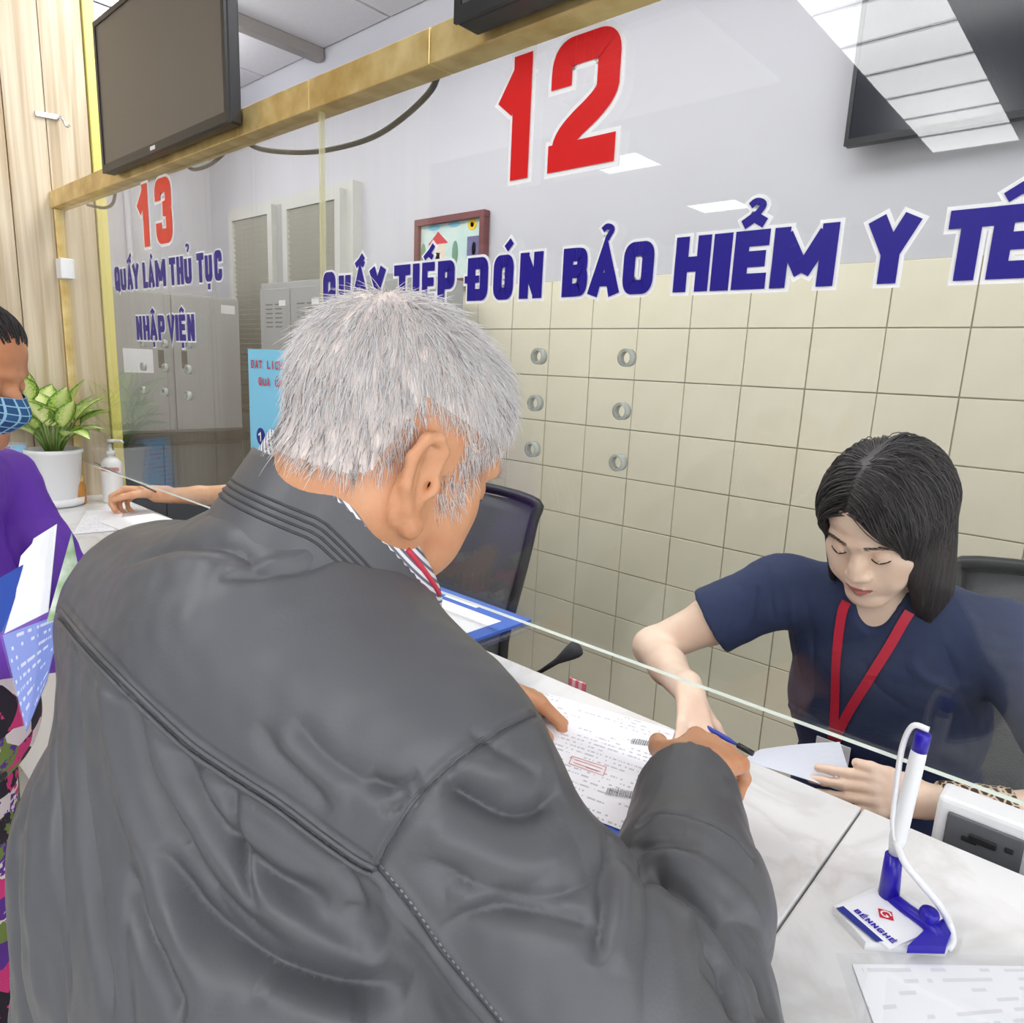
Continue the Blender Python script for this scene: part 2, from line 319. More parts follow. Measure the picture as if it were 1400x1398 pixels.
def letter(ch, x0, x1, z0, z1, w, acc='', outline=0., hw=None):
    """returns list of (verts2d, faces) for the fill and for the outline"""
    out = [[], []]
    strokes = []
    def mapx(p, a=None): return (x0+w/2+(x1-x0-w)*p[0], z0+w/2+(z1-z0-w)*p[1])
    for kind, pts in GLY['D' if ch == 'Đ' else ch]:
        q = np.array([mapx(p) for p in pts])
        st = kind == 's'
        if kind == 'c': q = chaikin(q, False, 3)
        if kind == 'o': q = chaikin(q, True, 3)
        strokes.append((q, w, w/2 if st or kind == 'c' else 0, kind == 'o', kind))
    # straight strokes that end on the top or bottom line reach it
    xm = (x0+x1)/2; h = z1-z0; b = z1+h*.05; aw = w*.62; r = min((x1-x0)*.34, h*.2)
    if ch == 'Đ': strokes.append((np.array([(x0-w*.35, z0+h*.5), (x0+w*1.5, z0+h*.5)]), w*.62, 0, False, 's'))
    if '^' in acc: strokes.append((np.array([(xm-r, b+h*.05), (xm, b+h*.17), (xm+r, b+h*.05)]), aw, 0, False, 's')); b += h*.12
    if "'" in acc: strokes.append((np.array([(xm+r*.3, b+h*.08), (xm+r*1.2, b+h*.24)]), aw, 0, False, 's'))
    if '`' in acc: strokes.append((np.array([(xm+r*.9, b+h*.05), (xm+r*.2, b+h*.2)]), aw, 0, False, 's'))
    if '?' in acc: strokes.append((chaikin([(xm-r*.5, b+h*.24), (xm, b+h*.32), (xm+r*.8, b+h*.25), (xm+r*.3, b+h*.12), (xm+r*.1, b+h*.05)], False, 2), aw*.7, 0, False, 's'))
    if '.' in acc: strokes.append((np.array([(xm-w*.42, z0-h*.17), (xm+w*.42, z0-h*.17)]), w*.84, 0, False, 's'))
    for q, ww_, ext, cl, kd in strokes:
        e = ext if kd == 's' else 0
        out[0].append(ribbon(q, ww_, e if len(q) == 2 or kd == 's' else 0, cl))
        if outline: out[1].append(ribbon(q, ww_+2*outline, e+outline, cl))
    return out
LCOUNT = 0
def put_letter(name, ch, x0, x1, z0, z1, w, acc, ol, ink, parent, y=-.0054, place=None, white=None):
    fill, outl = letter(ch, x0, x1, z0, z1, w, acc, ol)
    m = MB(); pl = place or (lambda p, lift: (p[0], y-lift, p[1]))
    global LCOUNT
    LCOUNT += 1
    for grp, base_, mi in ((outl, .0001+.0008*(LCOUNT % 2), 1), (fill, .0017+.0006*(LCOUNT % 2), 0)):
        for i, (V, F) in enumerate(grp):
            for k, f in enumerate(F): m.add([pl(V[q], base_+.0001*i+.00004*(k % 3)) for q in f], [(0, 1, 2, 3)], mi)
    return m.build(name, [ink, white or INKWHITE], parent)
def gx(px, py=395): return on(px, py, 1, -.0054)[0]
line = [('Q', 443, 460, ''), ('U', 464, 480, ''), ('A', 482, 505, '^`'), ('Y', 507, 527, ''), ('T', 540, 562, ''), ('I', 565, 574, ''), ('E', 578, 595, "^'"), ('P', 599, 622, ''),
        ('Đ', 640, 668, ''), ('O', 675, 702, "'"), ('N', 711, 742, ''), ('B', 769, 803, ''), ('A', 806, 846, '?'), ('O', 851, 892, ''), ('H', 921, 968, ''), ('I', 971, 996, ''), ('E', 1000, 1046, '^?'),
        ('M', 1052, 1138, ''), ('Y', 1180, 1243, ''), ('T', 1284, 1347, ''), ('E', 1345, 1408, "^'")]
for ch, a, b, acc in line:
    put_letter('letter', ch, gx(a), gx(b), 1.726, 1.794, min(.0185, (gx(b)-gx(a))*.44) if ch != 'I' else gx(b)-gx(a), acc, .0043, INKBLUE, panes[1] if a > 440 else panes[0])
for ch, a, b in (('1', 690, 736), ('2', 757, 850)):
    put_letter('number', ch, on(a, 150, 1, 0)[0], on(b, 130, 1, 0)[0], 1.902, 2.074, .036 if ch == '1' else .037, '', .0065, INKRED, panes[1])
def gx3(px): return on(px, 390, 1, -.0054)[0]
for ch, a, b, acc in [('Q', 220, 246, ''), ('U', 251, 279, ''), ('A', 284, 312, "^'"), ('Y', 315, 346, ''), ('L', 366, 390, ''), ('A', 394, 426, '`'), ('M', 431, 484, ''), ('T', 505, 537, ''), ('H', 542, 576, ''), ('U', 582, 619, '?'), ('T', 646, 682, ''), ('U', 689, 726, '.'), ('C', 736, 775, '')]:
    put_letter('letter', ch, gx3(100+a/3.78), gx3(100+b/3.78), 1.800, 1.872, .0185 if ch in 'M' else .017, acc, .0042, INKBLUE, panes[0])
for ch, a, b, acc in [('N', 317, 346, ''), ('H', 352, 384, ''), ('A', 388, 424, '^.'), ('P', 430, 464, ''), ('V', 481, 518, ''), ('I', 524, 532, ''), ('E', 541, 574, '^.'), ('N', 583, 620, '')]:
    put_letter('letter', ch, gx3(100+a/3.78), gx3(100+b/3.78), 1.652, 1.722, .017 if ch != 'I' else .018, acc, .0042, INKBLUE, panes[0])
for ch, a, b in (('1', 352, 412), ('3', 440, 524)):
    put_letter('number', ch, on(100+a/3.78, 300, 1, 0)[0], on(100+b/3.78, 300, 1, 0)[0], 1.912, 2.08, .038, '', .0075, INKRED2, panes[0])

# ================================================================== lamps
LE = mat('lit_diffuser', (1, 1, 1), .5, emit=((.985, .99, 1), LIGHT))
LE2 = mat('fill_staff_diffuser', (1, 1, 1), .5, emit=((.985, .99, 1), LIGHT*0.56))  # glow of the added staff-side fill lamps
LE3 = mat('fill_lockers_diffuser', (1, 1, 1), .5, emit=((.985, .99, 1), LIGHT*1.15))  # stronger glow of added lamps, lifts the dim locker end
def lamp(l, label, ncell):  # builds the mirrored ceiling lights and the added fill lamps
    x0, y0, x1, y1 = l; st = y1 > 0; zb = 3.0 if st else 3.246
    t = thing('ceiling_or_fill_light', ((x0+x1)/2, (y0+y1)/2, zb), label, 'light', 'ceiling lights')
    s = (y1-y0)/ncell; LQ = (LE3 if x0 < -2.5 else LE2) if st else LE
    for i in range(ncell): MB().box((x0+.004, y0+i*s+.008, zb), (x1-.004, y0+(i+1)*s-.008, zb+.01)).build('diffuser', LQ, t)
    m = MB().box((x0-.02, y0-.02, zb+.016), (x1+.02, y1+.02, zb+.024))
    for i in range(ncell+1): m.box((x0, y0+i*s-.008, zb-.006), (x1, y0+i*s+.008, zb+.016))
    for x in (x0, x1): m.box((x-.012, y0-.012, zb-.006), (x+.004, y1+.012, zb+.016))
    m.build('frame', GREYP, t)
    if st:
        MB().box((x0+.01, y0+.01, zb+.026), (x1-.01, y1-.01, zb+.034)).build('fill_uplight', LQ, t)  # upward glow added to brighten the ceiling and upper wall
        for x in (x0+.05, x1-.05): MB().tube([(x, (y0+y1)/2, zb+.02), (x, (y0+y1)/2, 3.27)], .004, 8).build('hanger', CHROME, t)
lamp(LAMPS[0], 'long ceiling light with lit white panels and thin dark crossbars, mirrored in the glass', 10)
lamp(LAMPS[1], 'long fill light added over the right part of the public side', 10)  # unseen strip, added as fill for the public side
lamp(LAMPS[2], 'small bright ceiling light mirrored beside the red 12', 1)
lamp(LAMPS[3], 'small bright ceiling light mirrored above the word beginning with H', 1)
lamp(LAMPS[4], 'square fill light added over the staff side nearest the grey lockers', 1)  # added fill lamp for the dim locker end
lamp(LAMPS[5], 'square fill light added over the staff side, second from the lockers', 1)  # unseen, put in to light the tiled back wall
lamp(LAMPS[6], 'square fill light added over the staff side, above the seated woman', 1)  # added fill above the staff seats, out of view
lamp(LAMPS[8], 'square fill light added above the grey two-door cabinet', 1)  # extra fill put in for the dark left end
lamp(LAMPS[9], 'square fill light added over the staff side, third from the lockers', 1)  # more added fill for the lower tiles
lamp(LAMPS[10], 'square fill light added over the staff side, left of the wall monitor', 1)  # another added fill lamp, no such source known
lamp(LAMPS[12], 'square fill light added between the lockers and the wood wall', 1)  # closes the gap between the added lamps, also invented as fill
# ================================================================== screens
def screen(name, x0, x1, y0, y1, z0, z1, scr, label, b=.014, logo=True):
    t = thing(name, ((x0+x1)/2, (y0+y1)/2, z0), label, 'monitor')
    MB().box((x0, y0+.006, z0), (x1, y1, z1), 0, .004).build('housing', BLACKP, t)
    m = MB(); m.box((x0, y0, z0), (x1, y0+.006, z0+b*1.5)); m.box((x0, y0, z1-b), (x1, y0+.006, z1)); m.box((x0, y0, z0+b*1.5), (x0+b, y0+.006, z1-b)); m.box((x1-b, y0, z0+b*1.5), (x1, y0+.006, z1-b))
    m.build('bezel', BLACKP, t)
    boxo('screen', (x0+b, y0+.003, z0+b*1.5), (x1-b, y0+.007, z1-b), scr, t)
    if logo: boxo('badge', ((x0+x1)/2-.035, y0-.001, z0+.006), ((x0+x1)/2-.005, y0+.001, z0+.015), WHITEP, t)
    return t
t1 = screen('monitor', -2.353, -1.587, -.06, -.026, 2.117, 2.507, SCREEN, 'switched-off black monitor standing on the brass rail above window 13')
MB().box((-2.0, -.026, 2.157), (-1.94, .02, 2.3), 0, .003).build('mount', BLACKP, t1)
t2 = screen('monitor', -.846, -.08, -.08, -.03, 2.108, 2.5, SCREEN, 'black monitor over the red 12, cut off by the top of the photo')
MB().box((-.5, -.03, 2.157), (-.44, .02, 2.3), 0, .003).build('mount', BLACKP, t2)
p = on(1153, 200, 1, 1.42)
t3 = screen('wall_monitor', p[0], p[0]+1.0, 1.42, 1.455, p[2], p[2]+.58, SCREEN2, 'large dark wall monitor behind the mirrored ceiling light', .012, False)
boxo('wall_mount', (p[0]+.35, 1.455, p[2]+.15), (p[0]+.65, 1.5, p[2]+.4), GREYP, t3)

# ================================================================== door on the back wall
FR = mat('aluminium_frame', srgb(196, 196, 190), .4); LV = mat('louvre_grey', srgb(172, 172, 160), .5)
FGL = mat('frosted_door_panel', srgb(168, 170, 166), .35)
d1 = tag(MB().box((-4.62, 1.44, 0), (-3.26, 1.5, 2.54)).build('door_1', FR), kind='structure')
for (a, b) in ((-4.56, -4.02), (-3.90, -3.32)):
    m = MB(); m.box((a, 1.40, .02), (a+.05, 1.44, 2.50)); m.box((b-.05, 1.40, .02), (b, 1.44, 2.50)); m.box((a+.05, 1.40, 2.45), (b-.05, 1.44, 2.5)); m.box((a+.05, 1.40, .02), (b-.05, 1.44, .1))
    m.build('door_leaf_frame', FR, d1)
    boxo('door_panel', (a+.05, 1.425, .1), (b-.05, 1.44, 2.45), FGL, d1)
    for i in range(40):
        z = 2.435-i*.03
        MB().obox(((a+b)/2, 1.417, z), (1, 0, 0), (0, .45, -.89), (0, .89, .45), ((b-a)/2-.05, .0145, .002)).build('louvre', LV, d1)
boxo('door_gap', (-4.02, 1.432, .02), (-3.90, 1.442, 2.5), GREYSTEEL, d1)
# ================================================================== grey steel lockers and cabinets
DGREY = mat('vent_dark', srgb(92, 94, 94), .6); LAB = mat('label_white', srgb(232, 232, 230), .6)
LK = mat('locker_enamel', srgb(160, 161, 160), .42, var=.04, vscale=2)
def locker(x0, y0, n, w, z1, label):
    t = thing('steel_locker', (x0+n*w/2, y0+.2, 0), label, 'locker', 'steel lockers against the back wall')
    boxo('body', (x0, y0+.012, .0), (x0+n*w, 1.39, z1), LK, t, .003)
    for i in range(n):
        a = x0+i*w
        for (za, zb) in ((1.02, z1-.03), (.05, 1.0)):
            d = MB().box((a+.006, y0, za), (a+w-.006, y0+.012, zb), 0, .002).build('locker_door', LK, t)
            m = MB()
            for k in range(6):
                for q in (0, 1): m.box((a+w*.22+q*w*.3, y0-.001, zb-.08-k*.022), (a+w*.22+q*w*.3+w*.22, y0+.003, zb-.074-k*.022))
            m.build('vent_slots', DGREY, d)
            boxo('name_plate', (a+w*.66, y0-.002, zb-.085), (a+w*.86, y0+.002, zb-.058), LAB, d)
            MB().tube([(a+.045, y0-.012, (za+zb)/2-.16), (a+.045, y0+.002, (za+zb)/2-.16)], .011, 10).build('lock', BLACKP, d)
    return t
locker(-3.535, 1.05, 2, .30, 1.988, 'grey steel locker in front of the louvred door, beside the tall cabinet')
locker(-2.93, 1.05, 2, .29, 1.988, 'grey steel locker under the framed drawing, behind the lettering')
CX = -4.2
cb = thing('steel_cabinet', (CX-.25, .9, 1.15), 'grey two-door steel cabinet standing on a lower cabinet behind window 13', 'cabinet')
boxo('body', (CX-.5, .30, 1.16), (CX-.014, 1.275, 1.95), GREYSTEEL, cb, .003)
for (ya, yb, hs) in ((.31, .865, .80), (.873, 1.27, .93)):
    d = MB().box((CX-.014, ya, 1.175), (CX, yb, 1.94), 0, .002).build('cabinet_door', GREYSTEEL, cb)
    boxo('handle_recess', (CX-.002, hs-.016, 1.53), (CX+.002, hs+.016, 1.63), DARKSTEEL, d)
boxo('paper_notice', (CX, .60, 1.50), (CX+.002, .755, 1.63), PAPER, cb)
boxo('label_plate', (CX, 1.16, 1.86), (CX+.002, 1.245, 1.91), LAB, cb)
cl = thing('steel_cabinet', (CX-.25, .9, 0), 'dark grey lower cabinet carrying the two-door cabinet', 'cabinet')
boxo('body', (CX-.5, .30, 0), (CX-.02, 1.275, 1.10), GREYP, cl, .003)
boxo('top_plate', (CX-.5, .28, 1.10), (CX+.03, 1.30, 1.158), BLACKP, cl, .003)
for (ya, yb) in ((.31, .78), (.79, 1.26)): boxo('cabinet_door', (CX-.02, ya, .06), (CX-.006, yb, 1.085), GREYP, cl, .002)
# pipes on the inner left wall
for y in (.72, .95):
    tag(MB().tube([(-4.97, y, 0), (-4.97, y, 3.25)], .02, 10).build('wall_conduit', PLASTER, None, True), 'white conduit pipe rising up the inner left wall, '+('nearer the glass' if y < .8 else 'nearer the back wall'), 'pipe')
# ceiling duct
du = tag(MB().box((-3.66, .2, 3.19), (-3.59, 1.49, 3.249), 0, .004).build('cable_duct', mat('duct_grey', srgb(140, 134, 130), .5)), 'grey cable duct running under the ceiling to the back wall', 'duct')
# ================================================================== framed drawing
pf = thing('framed_drawing', (-2.54, 1.48, 2.0), "child's drawing of a house with sun in a dark red wooden frame", 'picture')
x0, x1, z0, z1 = -2.784, -2.307, 1.985, 2.298; yq = 1.478
FRD = mat('dark_red_frame', srgb(120, 66, 66), .4, var=.2, vscale=20)
m = MB()
for a, b in (((x0, z1-.03), (x1, z1)), ((x0, z0), (x1, z0+.03)), ((x0, z0+.03), (x0+.03, z1-.03)), ((x1-.03, z0+.03), (x1, z1-.03))): m.box((a[0], yq-.018, a[1]), (b[0], yq+.018, b[1]), 0, .002)
m.build('frame', FRD, pf)
boxo('drawing_sheet', (x0+.03, yq+.002, z0+.03), (x1-.03, yq+.008, z1-.03), mat('drawing_paper', srgb(206, 222, 214), .7, var=.1, vscale=12, col2=srgb(186, 212, 208)), pf)
def blot(pts, colr, nm): MB().add([(q[0], yq+.0005, q[1]) for q in pts]+[(q[0], yq+.0018, q[1]) for q in pts], [tuple(range(len(pts)))]+[(i, (i+1) % len(pts), (i+1) % len(pts)+len(pts), i+len(pts)) for i in range(len(pts))]).build(nm, mat('crayon_%d_%d_%d' % colr, srgb(*colr), .8), pf)
def ell(cx, cz, a, b, n=14): return [(cx+a*cos(2*pi*i/n), cz+b*sin(2*pi*i/n)) for i in range(n)]
blot([(-2.70, 2.18), (-2.56, 2.18), (-2.63, 2.235)], (206, 70, 74), 'drawn_roof'); blot([(-2.685, 2.08), (-2.575, 2.08), (-2.575, 2.178), (-2.685, 2.178)], (222, 208, 188), 'drawn_house'); blot([(-2.645, 2.08), (-2.615, 2.08), (-2.615, 2.14), (-2.645, 2.14)], (160, 84, 78), 'drawn_door')
blot(ell(-2.40, 2.245, .028, .024), (236, 196, 40), 'drawn_sun'); blot(ell(-2.40, 2.245, .012, .011), (150, 110, 30), 'drawn_sun_centre')
blot(ell(-2.66, 2.256, .045, .012), (128, 190, 214), 'drawn_cloud'); blot(ell(-2.52, 2.258, .04, .012), (128, 190, 214), 'drawn_cloud')
blot([(-2.43, 2.10), (-2.345, 2.10), (-2.345, 2.195), (-2.43, 2.195)], (112, 108, 150), 'drawn_panel'); blot(ell(-2.385, 2.14, .014, .03), (196, 186, 196), 'drawn_figure')
blot(ell(-2.735, 2.14, .018, .05), (120, 156, 128), 'drawn_tree'); blot(ell(-2.51, 2.13, .02, .055), (112, 150, 126), 'drawn_tree')
# ================================================================== speech holes in the glass
HOLE = mat('drilled_glass_rim', srgb(176, 182, 174), .12, spec=.9, alpha=.75)
def hole(px, py, pane):
    c = on(px, py, 1, 0); n = 20; prof = [(.0085, -.0054), (.0125, -.0056), (.0125, .0056), (.0085, .0054), (.0085, -.0054)]
    V = [(c[0]+r*cos(2*pi*k/n), y, c[2]+r*sin(2*pi*k/n)) for r, y in prof for k in range(n)]
    F = [(i*n+k, i*n+(k+1) % n, (i+1)*n+(k+1) % n, (i+1)*n+k) for i in range(4) for k in range(n)]
    mk('speech_hole', V, F, HOLE, pane, True)
for p in ((737, 487), (857, 489), (732, 551), (850, 562), (728, 614), (845, 632), (640, 490), (637, 548), (633, 606)): hole(*p, panes[1])
for p in ((196, 501), (226, 503), (257.5, 505), (196, 533), (226, 536), (257.5, 541), (195, 469), (225, 470), (257.5, 470)): hole(*p, panes[0])
# ================================================================== cables behind the rail
def cable(pts, r, label):
    o = MB().tube(spline([on(px, py, 1, y) for px, py, y in pts], 6), r, 8).build('cable', CABLE, None, True); return tag(o, label, 'cable', 'cables hanging behind the brass rail')
cable([(601, 85, .06), (590, 122, .07), (545, 165, .09), (500, 191, .1), (440, 206, .1), (395, 208, .09), (355, 203, .07), (330, 190, .05)], .006, 'thick black cable looping down behind the rail left of the red 12')
cable([(318, 190, .05), (305, 210, .07), (285, 226, .08), (262, 231, .07), (250, 215, .05)], .005, 'short black cable loop behind the rail right of the red 13')
cable([(158, 262, .05), (154, 278, .06), (142, 284, .06), (120, 280, .05)], .005, 'small black cable end near the wood wall')
# ================================================================== hook on the wood wall
hk = thing('wall_hook', on(52, 156, 0, -2.995), 'small grey metal hook plate on the pale wood wall', 'hook')
a = on(48, 155, 0, -2.995); b = on(80, 161, 0, -2.995); c = on(88, 170, 0, -2.97)
MB().obox((a+b)/2, unit(b-a), (1, 0, 0), np.cross(unit(b-a), (1, 0, 0)), (.036, .005, .009), 0, .002).build('plate', CHROME, hk)
MB().tube(spline([b, b+[.03, .0, -.005], c+[.02, 0, -.01], c+[.0, .015, .0]], 4), .004, 8).build('prong', CHROME, hk, True)
# ================================================================== poster on the glass
SKY = mat('poster_sky_blue', srgb(126, 210, 242), .3); PINK = mat('poster_red_print', srgb(214, 66, 92), .5); NAVY = mat('poster_navy', srgb(22, 40, 140), .5)
a = on(340, 477, 1, -.008); zt = a[2]; xl = a[0]
po = thing('poster', (xl+.17, -.008, 1.22), 'sky-blue notice with red heading and navy number circles on the glass behind the old man', 'poster')
boxo('board', (xl, -.0105, 1.23), (xl+.34, -.0065, zt), SKY, po, .0005)
def posttext(s, x, z, h, ink, step, w=None):
    for i, (ch, acc) in enumerate(s):
        if ch != ' ': put_letter('letter', ch, x+i*step, x+i*step+step*.78, z, z+h, min(h*.2, step*.24), acc, 0, ink, po, -.0106)
posttext([('Đ', ''), ('A', ''), ('T', ''), (' ', ''), ('L', ''), ('I', ''), ('C', ''), ('H', ''), (' ', ''), ('V', ''), ('A', '`'), (' ', ''), ('X', ''), ('E', ''), ('M', '')], xl+.018, zt-.044, .019, PINK, .0185)
posttext([('Q', ''), ('U', ''), ('A', ''), (' ', ''), ('U', "'"), ('N', ''), ('G', ''), (' ', ''), ('D', ''), ('U', '.'), ('N', ''), ('G', '')], xl+.052, zt-.083, .019, PINK, .0185)
for i, ch in enumerate('12'):
    zc = zt-.205-i*.053
    MB().add([(xl+.052+.021*cos(2*pi*k/24), -.0107, zc+.021*sin(2*pi*k/24)) for k in range(24)], [tuple(range(24))]).build('number_circle', NAVY, po)
    put_letter('letter', ch, xl+.044, xl+.06, zc-.011, zc+.011, .0045, '', 0, INKWHITE, po, -.0108)
    boxo('text_bar', (xl+.082, -.0108, zc-.016), (xl+.31, -.0104, zc+.016), mat('poster_blue_bar', srgb(40, 150, 214), .5), po)
# ================================================================== raised leaflet stand
ls_ = thing('leaflet_riser', (-.93, -.01, CZ), "clear acrylic riser with blue and white leaflet beside the old man's chin", 'stand')
ACR = glass_mat('clear_acrylic', (.95, .965, .99), 1.45); FILM = glass_mat('clear_film', (.992, .994, .998), 1.3)
x0, x1, y0, y1, zr = -1.07, -.765, -.105, .085, 1.165
MB().box((x0, y0, zr-.004), (x1+.012, y1+.006, zr)).build('plate', ACR, ls_)
for y in (y0, y1): MB().box((x0+.02, y, CZ), (x0+.06, y+.003, zr-.004)).build('leg', ACR, ls_); MB().box((x1-.24, y, CZ), (x1-.20, y+.003, zr-.004)).build('leg', ACR, ls_)
lf = thing('leaflet', (-.93, -.01, zr), 'blue leaflet with a white panel lying on the clear riser', 'leaflet')
MB().box((x0+.004, y0, zr+.0002), (x1-.006, y1-.004, zr+.006), 0, .001).build('cover', BLUEP, lf)
boxo('white_panel', (x0+.004, y0+.04, zr+.0061), (x1-.035, y1-.055, zr+.0066), PAPER, lf)
boxo('title_strip', (x0+.10, y1-.040, zr+.0061), (x0+.19, y1-.022, zr+.0066), INKWHITE, lf)
# ================================================================== microphone
mc = thing('gooseneck_microphone', (-.82, .15, .74), 'black gooseneck microphone poking up behind the counter edge', 'microphone')
tip = on(786, 888, 1, .18); tail = on(745, 914, 1, .155); d = unit(tip-tail)
MB().tube([tail-d*.01, tail+d*.03, tip-d*.012, tip, tip+d*.008, tip+d*.011], [.004, .006, .0145, .0165, .0155, .009], 14).build('head', mat('mic_foam', srgb(58, 60, 64), .8, bump=.4, bscale=400), mc, True)
MB().tube(spline([tail, tail-d*.06, tail+np.array([-.09, -.0, -.13]), (-.86, .17, .76)], 6), .004, 8).build('gooseneck', BLACKP, mc, True)
MB().box((-.91, .14, .741), (-.81, .26, .765), 0, .006).build('base', BLACKP, mc)
# pink tag
pt = on(792, 934, 2, 1.05)
tg = thing('striped_tag', (pt[0], .135, 1.045), 'small pink striped tag at the brown edge board', 'tag')
PK = mat('pink_tag', srgb(232, 110, 132), .5); PK2 = mat('pale_pink', srgb(246, 206, 212), .5)
for i in range(5): MB().box((pt[0]-.018+i*.0075, .1335, 1.028), (pt[0]-.018+(i+1)*.0075, .137, 1.058), 0).build('stripe', PK if i % 2 == 0 else PK2, tg)
# ================================================================== papers on the counter
def print_mat(name, base, ink, rows, scale, amt=.5):
    m = bpy.data.materials.new(name); m.use_nodes = True; N = m.node_tree.nodes; L = m.node_tree.links; b = N['Principled BSDF']; b.inputs['Roughness'].default_value = .7
    tc = N.new('ShaderNodeTexCoord'); sp = N.new('ShaderNodeSeparateXYZ'); L.new(tc.outputs['UV'], sp.inputs[0])
    def mth(op, a, bb=None):
        n = N.new('ShaderNodeMath'); n.operation = op
        for i, q in enumerate((a, bb)):
            if q is None: continue
            if isinstance(q, (int, float)): n.inputs[i].default_value = q
            else: L.new(q, n.inputs[i])
        return n.outputs[0]
    row = mth('MULTIPLY', sp.outputs[1], rows); fr = mth('FRACT', row); line = mth('LESS_THAN', mth('ABSOLUTE', mth('SUBTRACT', fr, .5)), .17)
    fl = mth('FLOOR', row); cmb = N.new('ShaderNodeCombineXYZ'); L.new(mth('MULTIPLY', sp.outputs[0], scale), cmb.inputs[0]); L.new(mth('MULTIPLY', fl, 7.31), cmb.inputs[1])
    nz = N.new('ShaderNodeTexNoise'); nz.inputs['Scale'].default_value = 1; nz.inputs['Detail'].default_value = 3; L.new(cmb.outputs[0], nz.inputs[0])
    word = mth('GREATER_THAN', nz.outputs[0], .5)
    cmb2 = N.new('ShaderNodeCombineXYZ'); L.new(mth('MULTIPLY', sp.outputs[0], 1.7), cmb2.inputs[0]); L.new(mth('MULTIPLY', fl, 3.17), cmb2.inputs[1])
    nz2 = N.new('ShaderNodeTexNoise'); nz2.inputs['Scale'].default_value = 1; L.new(cmb2.outputs[0], nz2.inputs[0]); blk = mth('GREATER_THAN', nz2.outputs[0], .47)
    f = mth('MULTIPLY', mth('MULTIPLY', mth('MULTIPLY', line, word), blk), amt); mx = N.new('ShaderNodeMix'); mx.data_type = 'RGBA'; L.new(f, mx.inputs[0])
    mx.inputs[6].default_value = (*base, 1); mx.inputs[7].default_value = (*ink, 1); L.new(mx.outputs[2], b.inputs['Base Color']); return m
PRINT = print_mat('printed_form', srgb(244, 244, 250), srgb(120, 122, 140), 26, 40, .5)
def sheet4(name, cs, mtl, parent=None, thick=.0006, bow=0., n=8):
    """paper from four corners (bl, br, tr, tl), with UVs and a slight bow"""
    c = [np.array(q, float) for q in cs]
    def fn(u, v): return (c[0]*(1-u)+c[1]*u)*(1-v)+(c[3]*(1-u)+c[2]*u)*v+np.array([0, 0, bow*(sin(pi*u)*.6+sin(pi*v)*.4)])
    m = MB().sheet(fn, n, n, thick); o = m.build(name, mtl, parent, False)
    uv = o.data.uv_layers.new(name='UVMap'); k = (n+1)**2
    for lp in o.data.loops:
        i = lp.vertex_index % k; uv.data[lp.index].uv = ((i//(n+1))/n, (i % (n+1))/n)
    return o
zd = CZ+.004
f4 = thing('document_folder', (-.5, -.05, CZ), 'blue document folder lying under the printed form on the counter', 'folder')
MB().sheet(lambda u, v: np.array([-.366, -.208, CZ+.0015])+u*np.array([-.27, -.03, 0])+v*np.array([-.085, .26, 0]), 2, 2, .002).build('cover', BLUEP, f4)
dc = thing('printed_form', (-.55, -.03, zd), 'white printed form with barcodes lying on the blue folder', 'paper')
br = np.array([-.382, -.172, zd]); tr_ = np.array([-.472, .094, zd]); wv = np.array([-.222, -.05, 0])
sheet4('sheet', [br+wv, br, tr_, tr_+wv], PRINT, dc, .0006, .0012)
INK = mat('barcode_ink', srgb(60, 62, 74), .6); STAMP = mat('red_stamp_ink', srgb(222, 130, 130), .6)
ux, uy = unit(tr_-br), -unit(wv)
def docq(px, py): return on(px, py, 2, zd+.0022)
m = MB()
def bars(m, a, b, up, n):
    a, b, up = map(np.array, (a, b, up)); t = 0
    while t < 1:
        w = random.uniform(.012, .05); w = min(w, 1-t); m.quad(a+(b-a)*t, a+(b-a)*(t+w*.6), a+(b-a)*(t+w*.6)+up, a+(b-a)*t+up); t += w+random.uniform(.01, .03)
a = docq(828, 1086); b = docq(866, 1092); bars(m, a, b, docq(831, 1076)-a, 20)
a = docq(862, 1016); b = docq(900, 1021); bars(m, a, b, docq(865, 1009)-a, 20)
m.build('barcode', INK, dc)
m = MB(); q = [docq(778, 1043), docq(825, 1060), docq(829, 1048), docq(782, 1033)]
for i in range(4):
    a, b = q[i], q[(i+1) % 4]; d = unit(b-a); nn = np.cross(d, (0, 0, 1))*.0006; m.quad(a-nn, b-nn, b+nn, a+nn)
for k in range(2): a, b = q[0]*(.7-.4*k)+q[3]*(.3+.4*k), q[1]*(.7-.4*k)+q[2]*(.3+.4*k); a, b = a*.9+b*.1, a*.1+b*.9; nn = np.cross(unit(b-a), (0, 0, 1))*.0008; m.quad(a-nn, b-nn, b+nn, a+nn)
m.build('stamp', STAMP, dc)
# loose sheets and plastic sleeve at the near right
s1 = thing('paper_sheet', (-.02, -.2, CZ), 'white sheet in clear sleeve near the pen stand, bottom right', 'paper')
c = [on(1238, 1520, 2, CZ+.002), on(1560, 1440, 2, CZ+.002), on(1460, 1322, 2, CZ+.002), on(1165, 1318, 2, CZ+.002)]
sheet4('sheet', c, print_mat('faint_form', srgb(246, 247, 250), srgb(190, 192, 200), 10, 9, .35), s1, .0008, .001)
c2 = [np.array(q)+[0, 0, .0032] for q in (on(1215, 1540, 2, CZ), on(1575, 1452, 2, CZ), on(1470, 1312, 2, CZ), on(1142, 1306, 2, CZ))]
sheet4('sleeve', c2, FILM, s1, .0004, .002)
